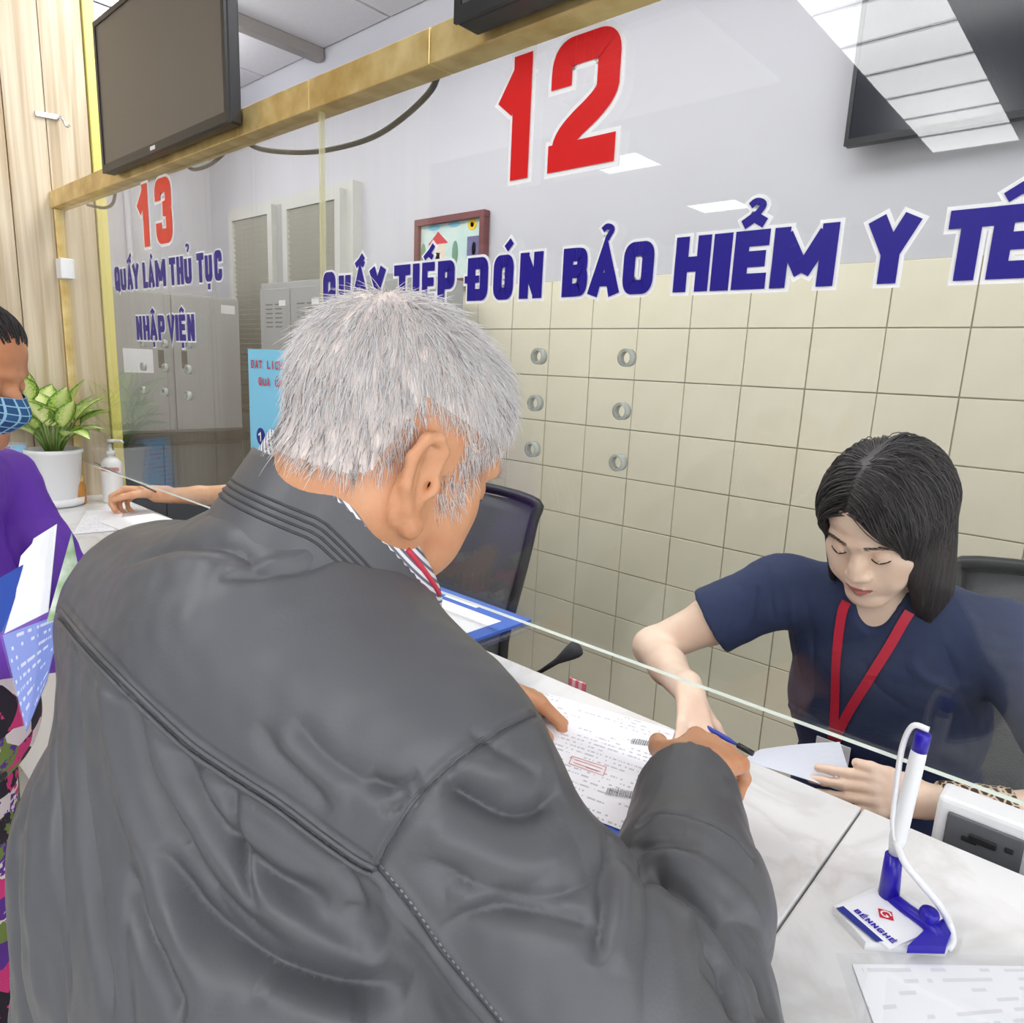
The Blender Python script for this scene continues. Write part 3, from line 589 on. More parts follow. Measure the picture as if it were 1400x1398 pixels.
# ================================================================== pen on its stand
ps = thing('pen_stand', (-.12, -.1, CZ), 'blue and white counter pen stand with logo card near the glass', 'pen stand')
DBLUE = mat('deep_blue_plastic', srgb(38, 24, 168), .3); CARD = mat('white_card', srgb(244, 245, 250), .4)
zb = CZ+.002
base = [on(1138, 1247, 2, zb), on(1182, 1296, 2, zb), on(1292, 1306, 2, zb), on(1303, 1290, 2, zb), on(1283, 1262, 2, zb), on(1222, 1222, 2, zb), on(1200, 1218, 2, zb)]
n = len(base); MB().add([q-[0, 0, .0018] for q in base]+[q+[0, 0, .008] for q in base], [tuple(range(n-1, -1, -1)), tuple(range(n, 2*n))]+[(i, (i+1) % n, (i+1) % n+n, i+n) for i in range(n)]).build('base', WHITEP, ps)
zc = CZ+.0105
def topz(px, py, z=zc): return on(px, py, 2, z)
card = [topz(1143, 1240), topz(1215, 1298), topz(1263, 1278), topz(1262, 1262), topz(1204, 1219)]
n = len(card); MB().add(card+[q+[0, 0, .0015] for q in card], [tuple(range(n, 2*n))]+[(i, (i+1) % n, (i+1) % n+n, i+n) for i in range(n)]).build('logo_card', CARD, ps)
zz = CZ+.0122
MB().quad(topz(1143, 1241, zz), topz(1198, 1287, zz), topz(1208, 1286, zz), topz(1153, 1238, zz)).build('card_stripe', NAVY, ps)
cc = topz(1211, 1250, zz); ex = unit(topz(1220, 1257, zz)-topz(1200, 1241, zz)); ey = np.cross((0, 0, 1), ex)
if ey[1] < 0: ey = -ey
LRED = mat('logo_red', srgb(206, 36, 52), .4)
def onc(u, v, l=0): return cc+ex*u+ey*v+np.array([0, 0, .0003+l])
MB().add([onc(.0095, 0), onc(0, .0095), onc(-.0095, 0), onc(0, -.0095)], [(0, 1, 2, 3)]).build('logo_diamond', LRED, ps)
V, F = ribbon(chaikin([(.004, .003), (.0, .006), (-.0045, .002), (-.004, -.003), (.001, -.0045), (.0045, -.001), (.0005, -.0005)], False, 2), .0016)
MB().add([onc(p[0], p[1], .0003) for p in V], F).build('logo_mark', INKWHITE, ps)
org = topz(1178, 1250, zz)
for i, (ch, acc) in enumerate([('B', ''), ('E', "^'"), ('N', ''), ('N', ''), ('G', ''), ('H', ''), ('E', "'")]):
    put_letter('letter', ch, i*.0068, i*.0068+.0055, 0, .0068, .0016, acc, 0, DBLUE, ps, place=lambda p, l: org+ex*(p[0]-.007)+ey*(p[1]-.004)+np.array([0, 0, .0003+l*.1]))
# blue holder
hp = [topz(1214, 1222, CZ+.012), topz(1236, 1240, CZ+.014), topz(1266, 1262, CZ+.014), topz(1284, 1284, CZ+.012)]
MB().tube(spline(hp, 4), [.0085]*13, 10, flat=.7).build('holder_arm', DBLUE, ps, True)
foot = [topz(1240, 1299, CZ+.011), topz(1292, 1300, CZ+.011), topz(1299, 1282, CZ+.011), topz(1288, 1262, CZ+.011), topz(1262, 1278, CZ+.011)]
MB().add([q-[0, 0, .003] for q in foot]+[q+[0, 0, .006] for q in foot], [tuple(range(5, 10))]+[(i, (i+1) % 5, (i+1) % 5+5, i+5) for i in range(5)]).build('holder_foot', DBLUE, ps)
kb = topz(1268, 1262, CZ+.012); MB().lathe(kb, [(0, .016), (.008, .016), (.0095, .013), (.0095, 0)], 16).build('cord_knob', DBLUE, ps, True)
pb = topz(1215, 1224, CZ+.012); pm_ = on(1222, 1168, 1, pb[1]+.002); ptop = on(1263, 1000, 1, pb[1]+.006)
MB().tube([pb, pb*.4+pm_*.6, pm_], [.0105, .0095, .0085], 14).build('pen_socket', DBLUE, ps, True)
pn = thing('counter_pen', pm_, 'white pen with blue cap standing upright in the pen stand', 'pen')
d = unit(ptop-pm_); L_ = np.linalg.norm(ptop-pm_)
MB().tube([pm_+d*.001, pm_+d*.02, pm_+d*(L_-.028), pm_+d*(L_-.02)], [.0055, .0085, .0078, .0074], 16).build('barrel', WHITEP, pn, True)
MB().tube([pm_+d*(L_-.022), pm_+d*(L_-.003), pm_+d*L_], [.0078, .0078, .006], 16).build('cap', DBLUE, pn, True)
strap = [ptop+d*.004+np.array([.004, 0, 0]), on(1248, 992, 1, ptop[1]), on(1234, 1020, 1, ptop[1]), on(1226, 1070, 1, ptop[1]-.004), on(1221, 1120, 1, ptop[1]-.006), on(1224, 1150, 1, ptop[1]-.008)]
MB().tube(spline(strap, 6), .0048, 10, flat=.6).build('clip', WHITEP, pn, True)
cord = [on(1224, 1150, 1, ptop[1]-.010), on(1238, 1180, 1, pb[1]-.014), on(1258, 1205, 1, pb[1]-.012), on(1283, 1235, 1, pb[1]-.01), on(1298, 1262, 2, CZ+.014), on(1302, 1284, 2, CZ+.008), on(1296, 1296, 2, CZ+.006)]
MB().tube(spline(cord, 6), .0040, 8).build('cord', WHITEP, pn, True)
# ================================================================== printer behind the counter
pr = thing('counter_device', (.08, .16, .955), 'white boxed device with dark grey panels standing behind the counter edge', 'device')
MB().box((-.118, .142, .956), (.26, .19, 1.10), 0, .006).build('body', WHITEP, pr)
MB().box((-.104, .137, .98), (-.022, .143, 1.084), 0, .002).build('front_panel', GREYP, pr)
MB().box((-.016, .137, .98), (.24, .143, 1.084), 0, .002).build('front_panel', GREYP, pr)
MB().box((-.085, .1345, 1.055), (-.068, .138, 1.061), 0, .001).build('button', BLACKP, pr)
MB().box((-.078, .1335, 1.058), (-.048, .138, 1.068), 0, .002).build('latch', BLACKP, pr)
MB().box((-.040, .1345, 1.062), (-.031, .138, 1.068), 0, .001).build('button', BLACKP, pr)
# ================================================================== office chairs
MESHM = mat('chair_mesh_grey', srgb(92, 94, 96), .7, bump=.6, bscale=300); DK = mat('chair_black', srgb(28, 29, 32), .45)
def chair(x, y, zt, label, arms=True):
    """mesh-backed swivel chair facing the counter (towards -y)"""
    t = thing('office_chair', (x, y, 0), label, 'chair', 'mesh office chairs on the staff side')
    zs = .56; w = .23
    MB().box((x-.24, y-.27, zs-.07), (x+.24, y+.2, zs), 0, .03).build('seat', DK, t, True)
    yb = lambda z: y+.17+(z-.62)*.32
    loop = [(-w*.92, .64), (-w, .8), (-w, zt-.08), (-w*.85, zt), (w*.85, zt), (w, zt-.08), (w, .8), (w*.92, .64)]
    pts = [(x+a, yb(z), z) for a, z in loop]; pts.append(pts[0]); MB().tube(spline(pts, 5), .017, 8).build('back_frame', DK, t, True)
    MB().sheet(lambda u, v: (x+(2*u-1)*(w-.005), yb(.65+(zt-.66)*v)-.02*(1-(2*u-1)**2)+.02, .65+(zt-.66)*v), 12, 12, .006).build('mesh_back', MESHM, t, True)
    MB().tube([(x, y, .1), (x, y, .49)], .03, 12).build('gas_column', CHROME, t, True)
    MB().tube([(x, y+.12, .5), (x, y+.25, .52), (x, yb(.75)+.02, .75)], .022, 8).build('back_support', DK, t, True)
    for s in (-1, 1) if arms else ():
        MB().tube([(x+s*.25, y+.05, .50), (x+s*.29, y+.05, .56), (x+s*.29, y+.02, .74)], .014, 8).build('arm_post', DK, t, True)
        MB().box((x+s*.29-.03, y-.13, .74), (x+s*.29+.03, y+.13, .765), 0, .01).build('armrest', DK, t)
    for k in range(5):
        q = 2*pi*k/5+.3; e = np.array([x+.28*cos(q), y+.28*sin(q), .07])
        MB().tube([(x, y, .11), e], [.025, .015], 8).build('base_spoke', DK, t, True)
        MB().tube([e+[-.015*sin(q), .015*cos(q), -.043], e+[.015*sin(q), -.015*cos(q), -.043]], .026, 12).build('caster', BLACKP, t, True)
    return t
chair(-1.64, .50, 1.20, "black mesh office chair empty behind the glass beside the old man's face", False)
chair(-.02, .55, 1.25, 'black mesh office chair behind the seated woman')
# ================================================================== left end of the counter: plant, sanitiser, leaflet
pc = on(80, 690, 2, CZ)
pot = thing('potted_plant', pc, 'variegated light green leafy plant in a white pot beside the wood wall', 'plant')
MB().lathe(pc, [(0, .003), (.078, .003), (.084, .008), (.086, .03), (.08, .03), (.0, .028)], 32).build('saucer', WHITEP, pot, True)
MB().lathe(pc, [(0, .028), (.066, .028), (.069, .032), (.086, .19), (.091, .192), (.091, .205), (.084, .205), (.083, .18), (0, .18)], 36).build('pot', WHITEP, pot, True)
MB().lathe(pc, [(.083, .186), (.05, .192), (0, .195)], 20).build('soil', mat('dark_soil', srgb(50, 40, 32), .9, bump=.6, bscale=120), pot, True)
def leaf_mat():
    m = bpy.data.materials.new('variegated_leaf'); m.use_nodes = True; N = m.node_tree.nodes; L = m.node_tree.links; b = N['Principled BSDF']; b.inputs['Roughness'].default_value = .35
    tc = N.new('ShaderNodeTexCoord'); sp = N.new('ShaderNodeSeparateXYZ'); L.new(tc.outputs['UV'], sp.inputs[0])
    nz = N.new('ShaderNodeTexNoise'); nz.inputs['Scale'].default_value = 14; nz.inputs['Detail'].default_value = 4; L.new(tc.outputs['UV'], nz.inputs[0])
    a = N.new('ShaderNodeMath'); a.operation = 'SUBTRACT'; L.new(sp.outputs[0], a.inputs[0]); a.inputs[1].default_value = .5
    ab = N.new('ShaderNodeMath'); ab.operation = 'ABSOLUTE'; L.new(a.outputs[0], ab.inputs[0])
    ad = N.new('ShaderNodeMath'); ad.operation = 'MULTIPLY_ADD'; L.new(nz.outputs[0], ad.inputs[0]); ad.inputs[1].default_value = .7; L.new(ab.outputs[0], ad.inputs[2])
    r = N.new('ShaderNodeValToRGB'); e = r.color_ramp.elements; e[0].position = .45; e[0].color = (*srgb(238, 246, 176), 1); e[1].position = .85; e[1].color = (*srgb(72, 124, 52), 1); k = e.new(.66); k.color = (*srgb(190, 222, 104), 1)
    L.new(ad.outputs[0], r.inputs[0]); L.new(r.outputs[0], b.inputs['Base Color']); return m
LEAF = leaf_mat(); STEM = mat('plant_stem', srgb(120, 150, 74), .5)
def leaf(root, az, el, ln, wd, droop):
    d = np.array([cos(az)*cos(el), sin(az)*cos(el), sin(el)]); side = unit(np.cross(d, (0, 0, 1))); up = np.cross(side, d)
    P = []; nL = 8; uv = []
    mid = [root]; cur = np.array(root, float); dd = d.copy()
    for i in range(nL): dd = unit(dd+np.array([0, 0, -droop/nL])); cur = cur+dd*ln/nL; mid.append(cur.copy())
    for i, q in enumerate(mid):
        t = i/nL; w = wd*(sin(pi*min(1, t**.75)))**.8*.5 if 0 < t < 1 else .0006
        for s in (-1, -.5, 0, .5, 1): P.append(q+side*w*s+up*(abs(s)*w*.35)); uv.append((s/2+.5, t))
    F = [(i*5+j, i*5+j+1, (i+1)*5+j+1, (i+1)*5+j) for i in range(nL) for j in range(4)]
    P = [(max(q[0], -2.99+.004*(k % 3)), q[1], q[2]) for k, q in enumerate(P)]
    o = mk('leaf', P, F, LEAF, pot, True); u = o.data.uv_layers.new(name='UVMap')
    for lp in o.data.loops: u.data[lp.index].uv = uv[lp.vertex_index]
    sd = o.modifiers.new('thickness', 'SOLIDIFY'); sd.thickness = .0012
top = pc+np.array([0, 0, .19]); m = MB()
r2 = random.Random(4)
for i in range(30):
    az = 2*pi*i*.381+r2.uniform(-.3, .3); ring = r2.uniform(.15, 1); el = 1.45-ring*.8+r2.uniform(-.15, .15)
    st = top+np.array([cos(az)*.02, sin(az)*.02, 0]); h = r2.uniform(.06, .19)*(1.15-ring*.5)
    rt = st+np.array([cos(az)*cos(el)*h, sin(az)*cos(el)*h, sin(el)*h+.02])
    m.tube([st, (st+rt)/2+[0, 0, .012], rt], [.004, .0035, .003], 6); leaf(rt, az+r2.uniform(-.4, .4), el-.1, r2.uniform(.10, .15), r2.uniform(.062, .088), r2.uniform(.5, 1.3))
m.build('stems', STEM, pot, True)
sc = on(156, 686, 2, CZ)
sb = thing('sanitizer_bottle', sc, 'white pump bottle of hand sanitizer beside the potted plant', 'bottle')
MB().lathe(sc, [(0, .001), (.041, .001), (.044, .006), (.044, .135), (.042, .15), (.027, .165), (.013, .172), (.013, .178), (0, .178)], 28, sy=.8).build('body', mat('sanitizer_white', srgb(238, 238, 236), .3), sb, True)
MB().lathe(sc, [(0, .178), (.015, .178), (.015, .192), (.006, .195), (.005, .225), (0, .225)], 18).build('collar', WHITEP, sb, True)
MB().tube([sc+[.004, .004, .225], sc+[.004, .004, .236]], .014, 14).tube([sc+[0, 0, .231], sc+[.03, .028, .231], sc+[.036, .034, .224]], [.006, .005, .004], 8).build('pump_head', WHITEP, sb, True)
m = MB()
for i in range(10):
    q = -1.6+i*.19; m.quad(*[(sc[0]+.0448*cos(t), sc[1]+.0448*.8*sin(t), sc[2]+z) for t, z in ((q, .122), (q+.19, .122), (q+.19, .136), (q, .136))])
m.build('red_label_band', mat('label_pale_red', srgb(206, 112, 104), .5), sb)
ab = sc+np.array([-.03, -.11, 0]); aj = thing('amber_jar', ab, 'small amber jar partly hidden between pot and sanitizer', 'jar')
MB().lathe(ab, [(0, .001), (.026, .001), (.028, .005), (.028, .07), (.02, .082), (.02, .09)], 20).build('body', mat('amber_plastic', srgb(190, 130, 60), .25), aj, True)
MB().lathe(ab, [(.021, .084), (.021, .104), (0, .105)], 20).build('lid', mat('jar_lid', srgb(214, 190, 140), .5), aj, True)
# leaflet holder at the far left
lp_ = on(20, 694, 2, CZ); lh = thing('leaflet_holder', lp_, 'clear holder with a pale blue leaflet at the left edge of the photo', 'holder')
ax = unit(np.array([.45, .9, 0])); nr = np.array([.9, -.45, 0]); 
q0 = lp_+ax*.045; up = unit(np.array([-.12, .06, 1]))
LB = print_mat('blue_leaflet_print', srgb(150, 200, 240), srgb(206, 60, 90), 12, 22, .8)
sheet4('leaflet', [q0-ax*.15+up*.005, q0+up*.005, q0+up*.22, q0-ax*.15+up*.22], LB, lh, .001)
MB().obox(q0-ax*.075+up*.115-nr*.004, ax, nr, up, (.078, .0015, .115)).build('acrylic_back', ACR, lh)
MB().obox(q0-ax*.075+np.array([0, 0, .002])-nr*.03, ax, nr, (0, 0, 1), (.078, .035, .002)).build('acrylic_foot', ACR, lh)
# ================================================================== smooth-union surface builder for bodies and clothes
class Field:
    def __init__(s, lo, hi, res):
        s.lo = np.array(lo, float); s.res = res; s.n = np.ceil((np.array(hi)-s.lo)/res).astype(int)+1
        s.F = np.full(s.n, 1., np.float32)
    def _sub(s, lo, hi):
        a = np.clip(np.floor((lo-s.lo)/s.res).astype(int), 0, s.n); b = np.clip(np.ceil((hi-s.lo)/s.res).astype(int)+1, 0, s.n)
        if (b <= a).any(): return None, None
        P = [(s.lo[i]+s.res*np.arange(a[i], b[i])).astype(np.float32).reshape([-1 if j == i else 1 for j in range(3)]) for i in range(3)]
        return tuple(slice(a[i], b[i]) for i in range(3)), P
    def _mix(s, sl, d, k, op):
        f = s.F[sl]
        if op == 'u':
            if k > 0: h = np.maximum(k-np.abs(f-d), 0)/k; s.F[sl] = np.minimum(f, d)-h*h*k*.25
            else: s.F[sl] = np.minimum(f, d)
        else:
            d = -d
            if k > 0: h = np.maximum(k-np.abs(f-d), 0)/k; s.F[sl] = np.maximum(f, d)+h*h*k*.25
            else: s.F[sl] = np.maximum(f, d)
    def cap(s, a, b, ra, rb=None, k=.01, op='u'):
        rb = ra if rb is None else rb; a = np.array(a, float); b = np.array(b, float); R = max(ra, rb)+k+4*s.res
        sl, P = s._sub(np.minimum(a, b)-R, np.maximum(a, b)+R)
        if sl is None: return s
        ab = b-a; L2 = float(ab@ab)+1e-12; t = sum((P[i]-a[i])*ab[i] for i in range(3))/L2; t = np.clip(t, 0, 1)
        d = np.sqrt(sum((P[i]-a[i]-t*ab[i])**2 for i in range(3)))-(ra+(rb-ra)*t); s._mix(sl, d, k, op); return s
    def chain(s, pts, rs, k=.01, op='u'):
        for i in range(len(pts)-1): s.cap(pts[i], pts[i+1], rs[i], rs[i+1], k, op)
        return s
    def ell(s, c, r, A=None, k=.01, op='u'):
        c = np.array(c, float); r = np.array(r, float); A = np.eye(3) if A is None else np.array(A, float); R = r.max()+k+4*s.res
        sl, P = s._sub(c-R, c+R)
        if sl is None: return s
        q = [sum((P[i]-c[i])*A[j][i] for i in range(3)) for j in range(3)]
        k0 = np.sqrt(sum((q[j]/r[j])**2 for j in range(3))); k1 = np.sqrt(sum((q[j]/r[j]**2)**2 for j in range(3)))+1e-6
        s._mix(sl, k0*(k0-1)/k1, k, op); return s
    def box(s, c, h, A=None, rd=.005, k=.01, op='u'):
        c = np.array(c, float); h = np.array(h, float); A = np.eye(3) if A is None else np.array(A, float); R = np.linalg.norm(h)+rd+k+4*s.res
        sl, P = s._sub(c-R, c+R)
        if sl is None: return s
        q = [np.abs(sum((P[i]-c[i])*A[j][i] for i in range(3)))-h[j]+rd for j in range(3)]
        d = np.sqrt(sum(np.maximum(x, 0)**2 for x in q))+np.minimum(np.maximum(np.maximum(q[0], q[1]), q[2]), 0)-rd
        s._mix(sl, d, k, op); return s
    def cut(s, c, n, k=0., lo=None, hi=None):
        """remove what lies on the +n side of a plane (inside an optional box)"""
        lo = s.lo if lo is None else np.array(lo, float); hi = s.lo+s.n*s.res if hi is None else np.array(hi, float)
        sl, P = s._sub(lo, hi); n = unit(n); d = sum((P[i]-c[i])*n[i] for i in range(3)); s._mix(sl, -d, k, 's'); return s
    def mesh(s, smooth=2):
        F = s.F; I = F < 0; c = [I[i:i+I.shape[0]-1 or None, j:j+I.shape[1]-1 or None, k:k+I.shape[2]-1 or None] for i in (0, 1) for j in (0, 1) for k in (0, 1)]
        c = [I[i:I.shape[0]-1+i, j:I.shape[1]-1+j, k:I.shape[2]-1+k] for i in (0, 1) for j in (0, 1) for k in (0, 1)]
        al = c[0].copy(); an = c[0].copy()
        for q in c[1:]: al &= q; an |= q
        act = an & ~al; idx = np.argwhere(act); ids = np.full(act.shape, -1, np.int32); ids[tuple(idx.T)] = np.arange(len(idx))
        off = np.array([(i, j, k) for i in (0, 1) for j in (0, 1) for k in (0, 1)]); val = np.stack([F[tuple((idx+o).T)] for o in off], 1)
        acc = np.zeros((len(idx), 3)); cnt = np.zeros(len(idx))
        for a in range(8):
            for b in range(a+1, 8):
                if np.abs(off[a]-off[b]).sum() != 1: continue
                va, vb = val[:, a], val[:, b]; m = (va < 0) != (vb < 0); t = np.where(m, va/(va-vb+1e-20), 0)
                acc += np.where(m[:, None], off[a]+(off[b]-off[a])*t[:, None], 0); cnt += m
        V = s.lo+(idx+acc/cnt[:, None])*s.res
        Q = []
        for ax in range(3):
            u, w = (ax+1) % 3, (ax+2) % 3; sh = list(I.shape)
            s0 = [slice(1, sh[i]-1) for i in range(3)]; s1 = list(s0); s0[ax] = slice(0, sh[ax]-1); s1[ax] = slice(1, sh[ax])
            A, B = I[tuple(s0)], I[tuple(s1)]; e = np.argwhere(A != B); flip = A[tuple(e.T)]
            o = np.ones(3, int); o[ax] = 0; e = e+o     # grid index of edge start
            eu = np.eye(3, dtype=int)[u]; ew = np.eye(3, dtype=int)[w]
            q = np.stack([ids[tuple((e-eu-ew).T)], ids[tuple((e-ew).T)], ids[tuple(e.T)], ids[tuple((e-eu).T)]], 1)
            q[~flip] = q[~flip][:, ::-1]; Q.append(q)
        Q = np.vstack(Q); Q = Q[(Q >= 0).all(1)]
        if smooth: V = lap(V, Q, smooth)
        return V, Q
def lap(V, Q, it=2, lam=.5, mask=None):
    E = np.vstack([Q[:, [i, (i+1) % 4]] for i in range(4)]); n = len(V)
    deg = np.bincount(E.ravel(), minlength=n).astype(float); deg[deg == 0] = 1
    for k in range(it):
        for l in ((lam, -lam*1.03) if it > 2 else (lam*.6,)):
            S_ = np.stack([np.bincount(E[:, 0], V[E[:, 1], i], n)+np.bincount(E[:, 1], V[E[:, 0], i], n) for i in range(3)], 1)/deg[:, None]
            d = (S_-V)*l; V = V+(d if mask is None else d*mask[:, None])
    return V
def vnormals(V, Q):
    fn = np.cross(V[Q[:, 2]]-V[Q[:, 0]], V[Q[:, 3]]-V[Q[:, 1]]); N = np.zeros_like(V)
    for i in range(4):
        for j in range(3): N[:, j] += np.bincount(Q[:, i], fn[:, j], len(V))
    return N/(np.linalg.norm(N, axis=1, keepdims=True)+1e-12)
def qmesh(name, V, Q, mats, parent=None, midx=None):
    me = bpy.data.meshes.new(name); me.vertices.add(len(V)); me.vertices.foreach_set('co', np.asarray(V, np.float32).ravel())
    me.loops.add(Q.size); me.loops.foreach_set('vertex_index', np.asarray(Q, np.int32).ravel()); me.polygons.add(len(Q))
    me.polygons.foreach_set('loop_start', np.arange(len(Q), dtype=np.int32)*Q.shape[1])
    me.polygons.foreach_set('loop_total', np.full(len(Q), Q.shape[1], np.int32))
    for m in (mats if isinstance(mats, (list, tuple)) else [mats]): me.materials.append(m)
    if midx is not None: me.polygons.foreach_set('material_index', np.asarray(midx, np.int32))
    me.polygons.foreach_set('use_smooth', np.ones(len(Q), bool)); me.update(calc_edges=True); me.validate()
    o = bpy.data.objects.new(name, me); COL.objects.link(o); return par(o, parent)
def subdiv(V, Q):
    """one Catmull-Clark step through the modifier"""
    o = qmesh('tmp', V, Q, [None] if 0 else []); md = o.modifiers.new('s', 'SUBSURF'); md.levels = 1
    dg = bpy.context.evaluated_depsgraph_get(); e = o.evaluated_get(dg); me = e.to_mesh()
    V2 = np.empty(len(me.vertices)*3, np.float32); me.vertices.foreach_get('co', V2); Q2 = np.empty(len(me.loops), np.int32); me.loops.foreach_get('vertex_index', Q2)
    V2 = V2.reshape(-1, 3).astype(float); Q2 = Q2.reshape(-1, 4); e.to_mesh_clear(); m0 = o.data; bpy.data.objects.remove(o); bpy.data.meshes.remove(m0); return V2, Q2
def bvh(V, Q): return BVHTree.FromPolygons([tuple(p) for p in V], [tuple(int(i) for i in q) for q in Q])
def project_line(tree, pts, n=4):
    """polyline of photo points laid onto a surface seen by the camera"""
    out = []
    for p in spline(np.array([(x, y, 0) for x, y in pts], float), n):
        d = ray(p[0], p[1]); h = tree.ray_cast(Vector(CP), Vector(d).normalized())
        if h[0] is not None: out.append(np.array(h[0]))
    return np.array(out)
def dist_poly(V, P):
    best = np.full(len(V), 9.); par_ = np.zeros(len(V)); n = len(P)-1
    for i in range(n):
        a, ab = P[i], P[i+1]-P[i]; w = V-a; t = np.clip((w@ab)/(ab@ab+1e-12), 0, 1); w -= t[:, None]*ab; q = np.einsum('ij,ij->i', w, w); m = q < best
        best[m] = q[m]; par_[m] = (i+t[m])/n
    return np.sqrt(best), par_
def emboss(V, N, lines):
    """push the surface along its normal beside each line: (points3d, amplitude, width)"""
    D = np.zeros(len(V))
    for P, amp, wd in lines:
        if len(P) < 2: continue
        lo = P.min(0)-2.6*wd; hi = P.max(0)+2.6*wd; i = np.where(((V > lo) & (V < hi)).all(1))[0]
        if not len(i): continue
        d, s = dist_poly(V[i], P); fade = np.clip(np.minimum(s, 1-s)/.16, 0, 1)**.7 if wd > .003 else 1.
        prof = np.exp(-(d/wd)**2) if amp > 0 or wd <= .003 else .45*np.exp(-(d/wd)**2)+.55*np.exp(-1.9*d/wd)
        D[i] += amp*prof*fade
    return V+N*D[:, None]
def wnoise(V, sc, seed=0):
    """cheap smooth noise from summed sines"""
    r = np.random.default_rng(seed); o = np.zeros(len(V))
    for i in range(7):
        d = r.normal(size=3); d /= np.linalg.norm(d); o += np.sin((V@d)*sc*r.uniform(.6, 1.6)*2*pi+r.uniform(0, 6))
    return o/7
def rotm(heading=0., pitch=0., roll=0.):
    """local (x right, y forward, z up) -> world: roll about y, nose-down pitch, heading about z"""
    Rz = np.array([[cos(heading), -sin(heading), 0], [sin(heading), cos(heading), 0], [0, 0, 1]])
    Rx = np.array([[1, 0, 0], [0, cos(-pitch), -sin(-pitch)], [0, sin(-pitch), cos(-pitch)]])
    Ry = np.array([[cos(roll), 0, sin(roll)], [0, 1, 0], [-sin(roll), 0, cos(roll)]])
    return Rz @ Rx @ Ry
# ------------------------------------------------------------------ head in its own frame (face +y, right ear +x)
def head_field(res=.0028, eye_open=True, nose=1., cheek=1., ear=(1., (0, 0, 0, 1, 0)), neck=(0, -.05, -.17), fat=1.):
    f = Field((-.13, -.19, -.26), (.13, .155, .15), res)
    f.ell((0, -.014, .036), (.0765*fat, .100, .086), k=.01)
    f.ell((0, .030, .042), (.066, .062, .064), k=.03)
    f.ell((0, .030, -.040), (.057*fat, .058, .078), k=.03)
    for s in (-1, 1):
        f.cap((s*.054*fat, -.004, -.056), (s*.016, .068, -.106), .021, .019, .03)
        f.ell((s*.043, .056, -.026), (.026*cheek, .026, .024), k=.02)
        f.ell((s*.036, .066, -.058), (.024*cheek, .022, .028), k=.02)
    f.ell((0, .078, -.108), (.021, .017, .016), k=.018)
    f.ell((0, .082, -.068), (.027, .018, .022), k=.02)                       # muzzle
    f.chain([(0, .090, .004), (0, .100, -.022), (0, .108*nose+.0, -.040)], [.0075, .009, .0115], .014)
    for s in (-1, 1):
        f.ell((s*.0125, .0985, -.0435), (.0085, .0095, .0075), k=.006)
        f.ell((s*.0075, .106, -.0515), (.0035, .006, .003), k=.003, op='s')
        f.cap((s*.012, .0925, .0175), (s*.046, .080, .0185), .0075, .006, .014)   # brow
        f.ell((s*.033, .098, -.001), (.019, .013, .0105), k=.012, op='s')      # socket
        f.ell((s*.0325, .0775, -.003), (.0145, .0135, .0125), k=.004)          # lid over the eyeball
        f.cap((s*.020, .0905, -.0075), (s*.0325, .0925, -.0095), .0012, .0014, .002); f.cap((s*.0325, .0925, -.0095), (s*.046, .085, -.007), .0014, .001, .002)
        # ear
        es, eo = ear; ca, sa = cos(eo[4]), sin(eo[4])
        def E(x_, y_, z_):
            a_, b_ = (y_+.012)*eo[3], (z_+.012)*es
            return (s*(x_-eo[2]*max(0, (x_-.079))), -.012+a_*ca-b_*sa+eo[0], -.012+a_*sa+b_*ca+eo[1])
        ta = -.3+eo[4]; t = np.array([[1, 0, 0], [0, cos(ta), sin(ta)], [0, -sin(ta), cos(ta)]])
        f.ell(E(.079, -.012, -.012), (.0075, .0185*eo[3], .031*es), t, k=.006)
        P = [E(*q) for q in ((.080, .004, -.004), (.0855, .006, .012), (.089, -.004, .0215), (.0915, -.018, .0195), (.0925, -.028, .006), (.0905, -.0265, -.012), (.086, -.018, -.029), (.0825, -.0085, -.041))]
        f.chain(P, [r_*es for r_ in (.003, .0038, .0042, .0043, .0043, .0042, .004, .0055)], .004)
        f.ell(E(.083, -.006, -.040), (.006, .0085*es, .0095*es), k=.005)
        f.ell(E(.0905, -.009, -.006), (.0075, .0095*es, .0165*es), t, k=.004, op='s')
        f.ell(E(.086, .0015, -.012), (.008, .005*es, .006*es), k=.003, op='s')
        f.ell(E(.0825, .0065, -.0135), (.004, .0045*es, .0065*es), k=.004)             # tragus
        f.cap(E(.087, -.019, .010), E(.086, -.017, -.022), .003, .003, .004)
    # lips
    f.chain([(-.0225, .0865, -.0735), (-.006, .0985, -.0695), (0, .0985, -.0705), (.006, .0985, -.0695), (.0225, .0865, -.0735)], [.003, .0052, .0050, .0052, .003], .004)
    f.chain([(-.021, .0865, -.077), (0, .0965, -.081), (.021, .0865, -.077)], [.003, .0062, .003], .005)
    f.chain([(-.0235, .091, -.0748), (0, .1035, -.0752), (.0235, .091, -.0748)], [.0012, .0018, .0012], .002, 's')
    f.cap((0, -.032, -.05), neck, .055*fat, .060*fat, .03)
    return f
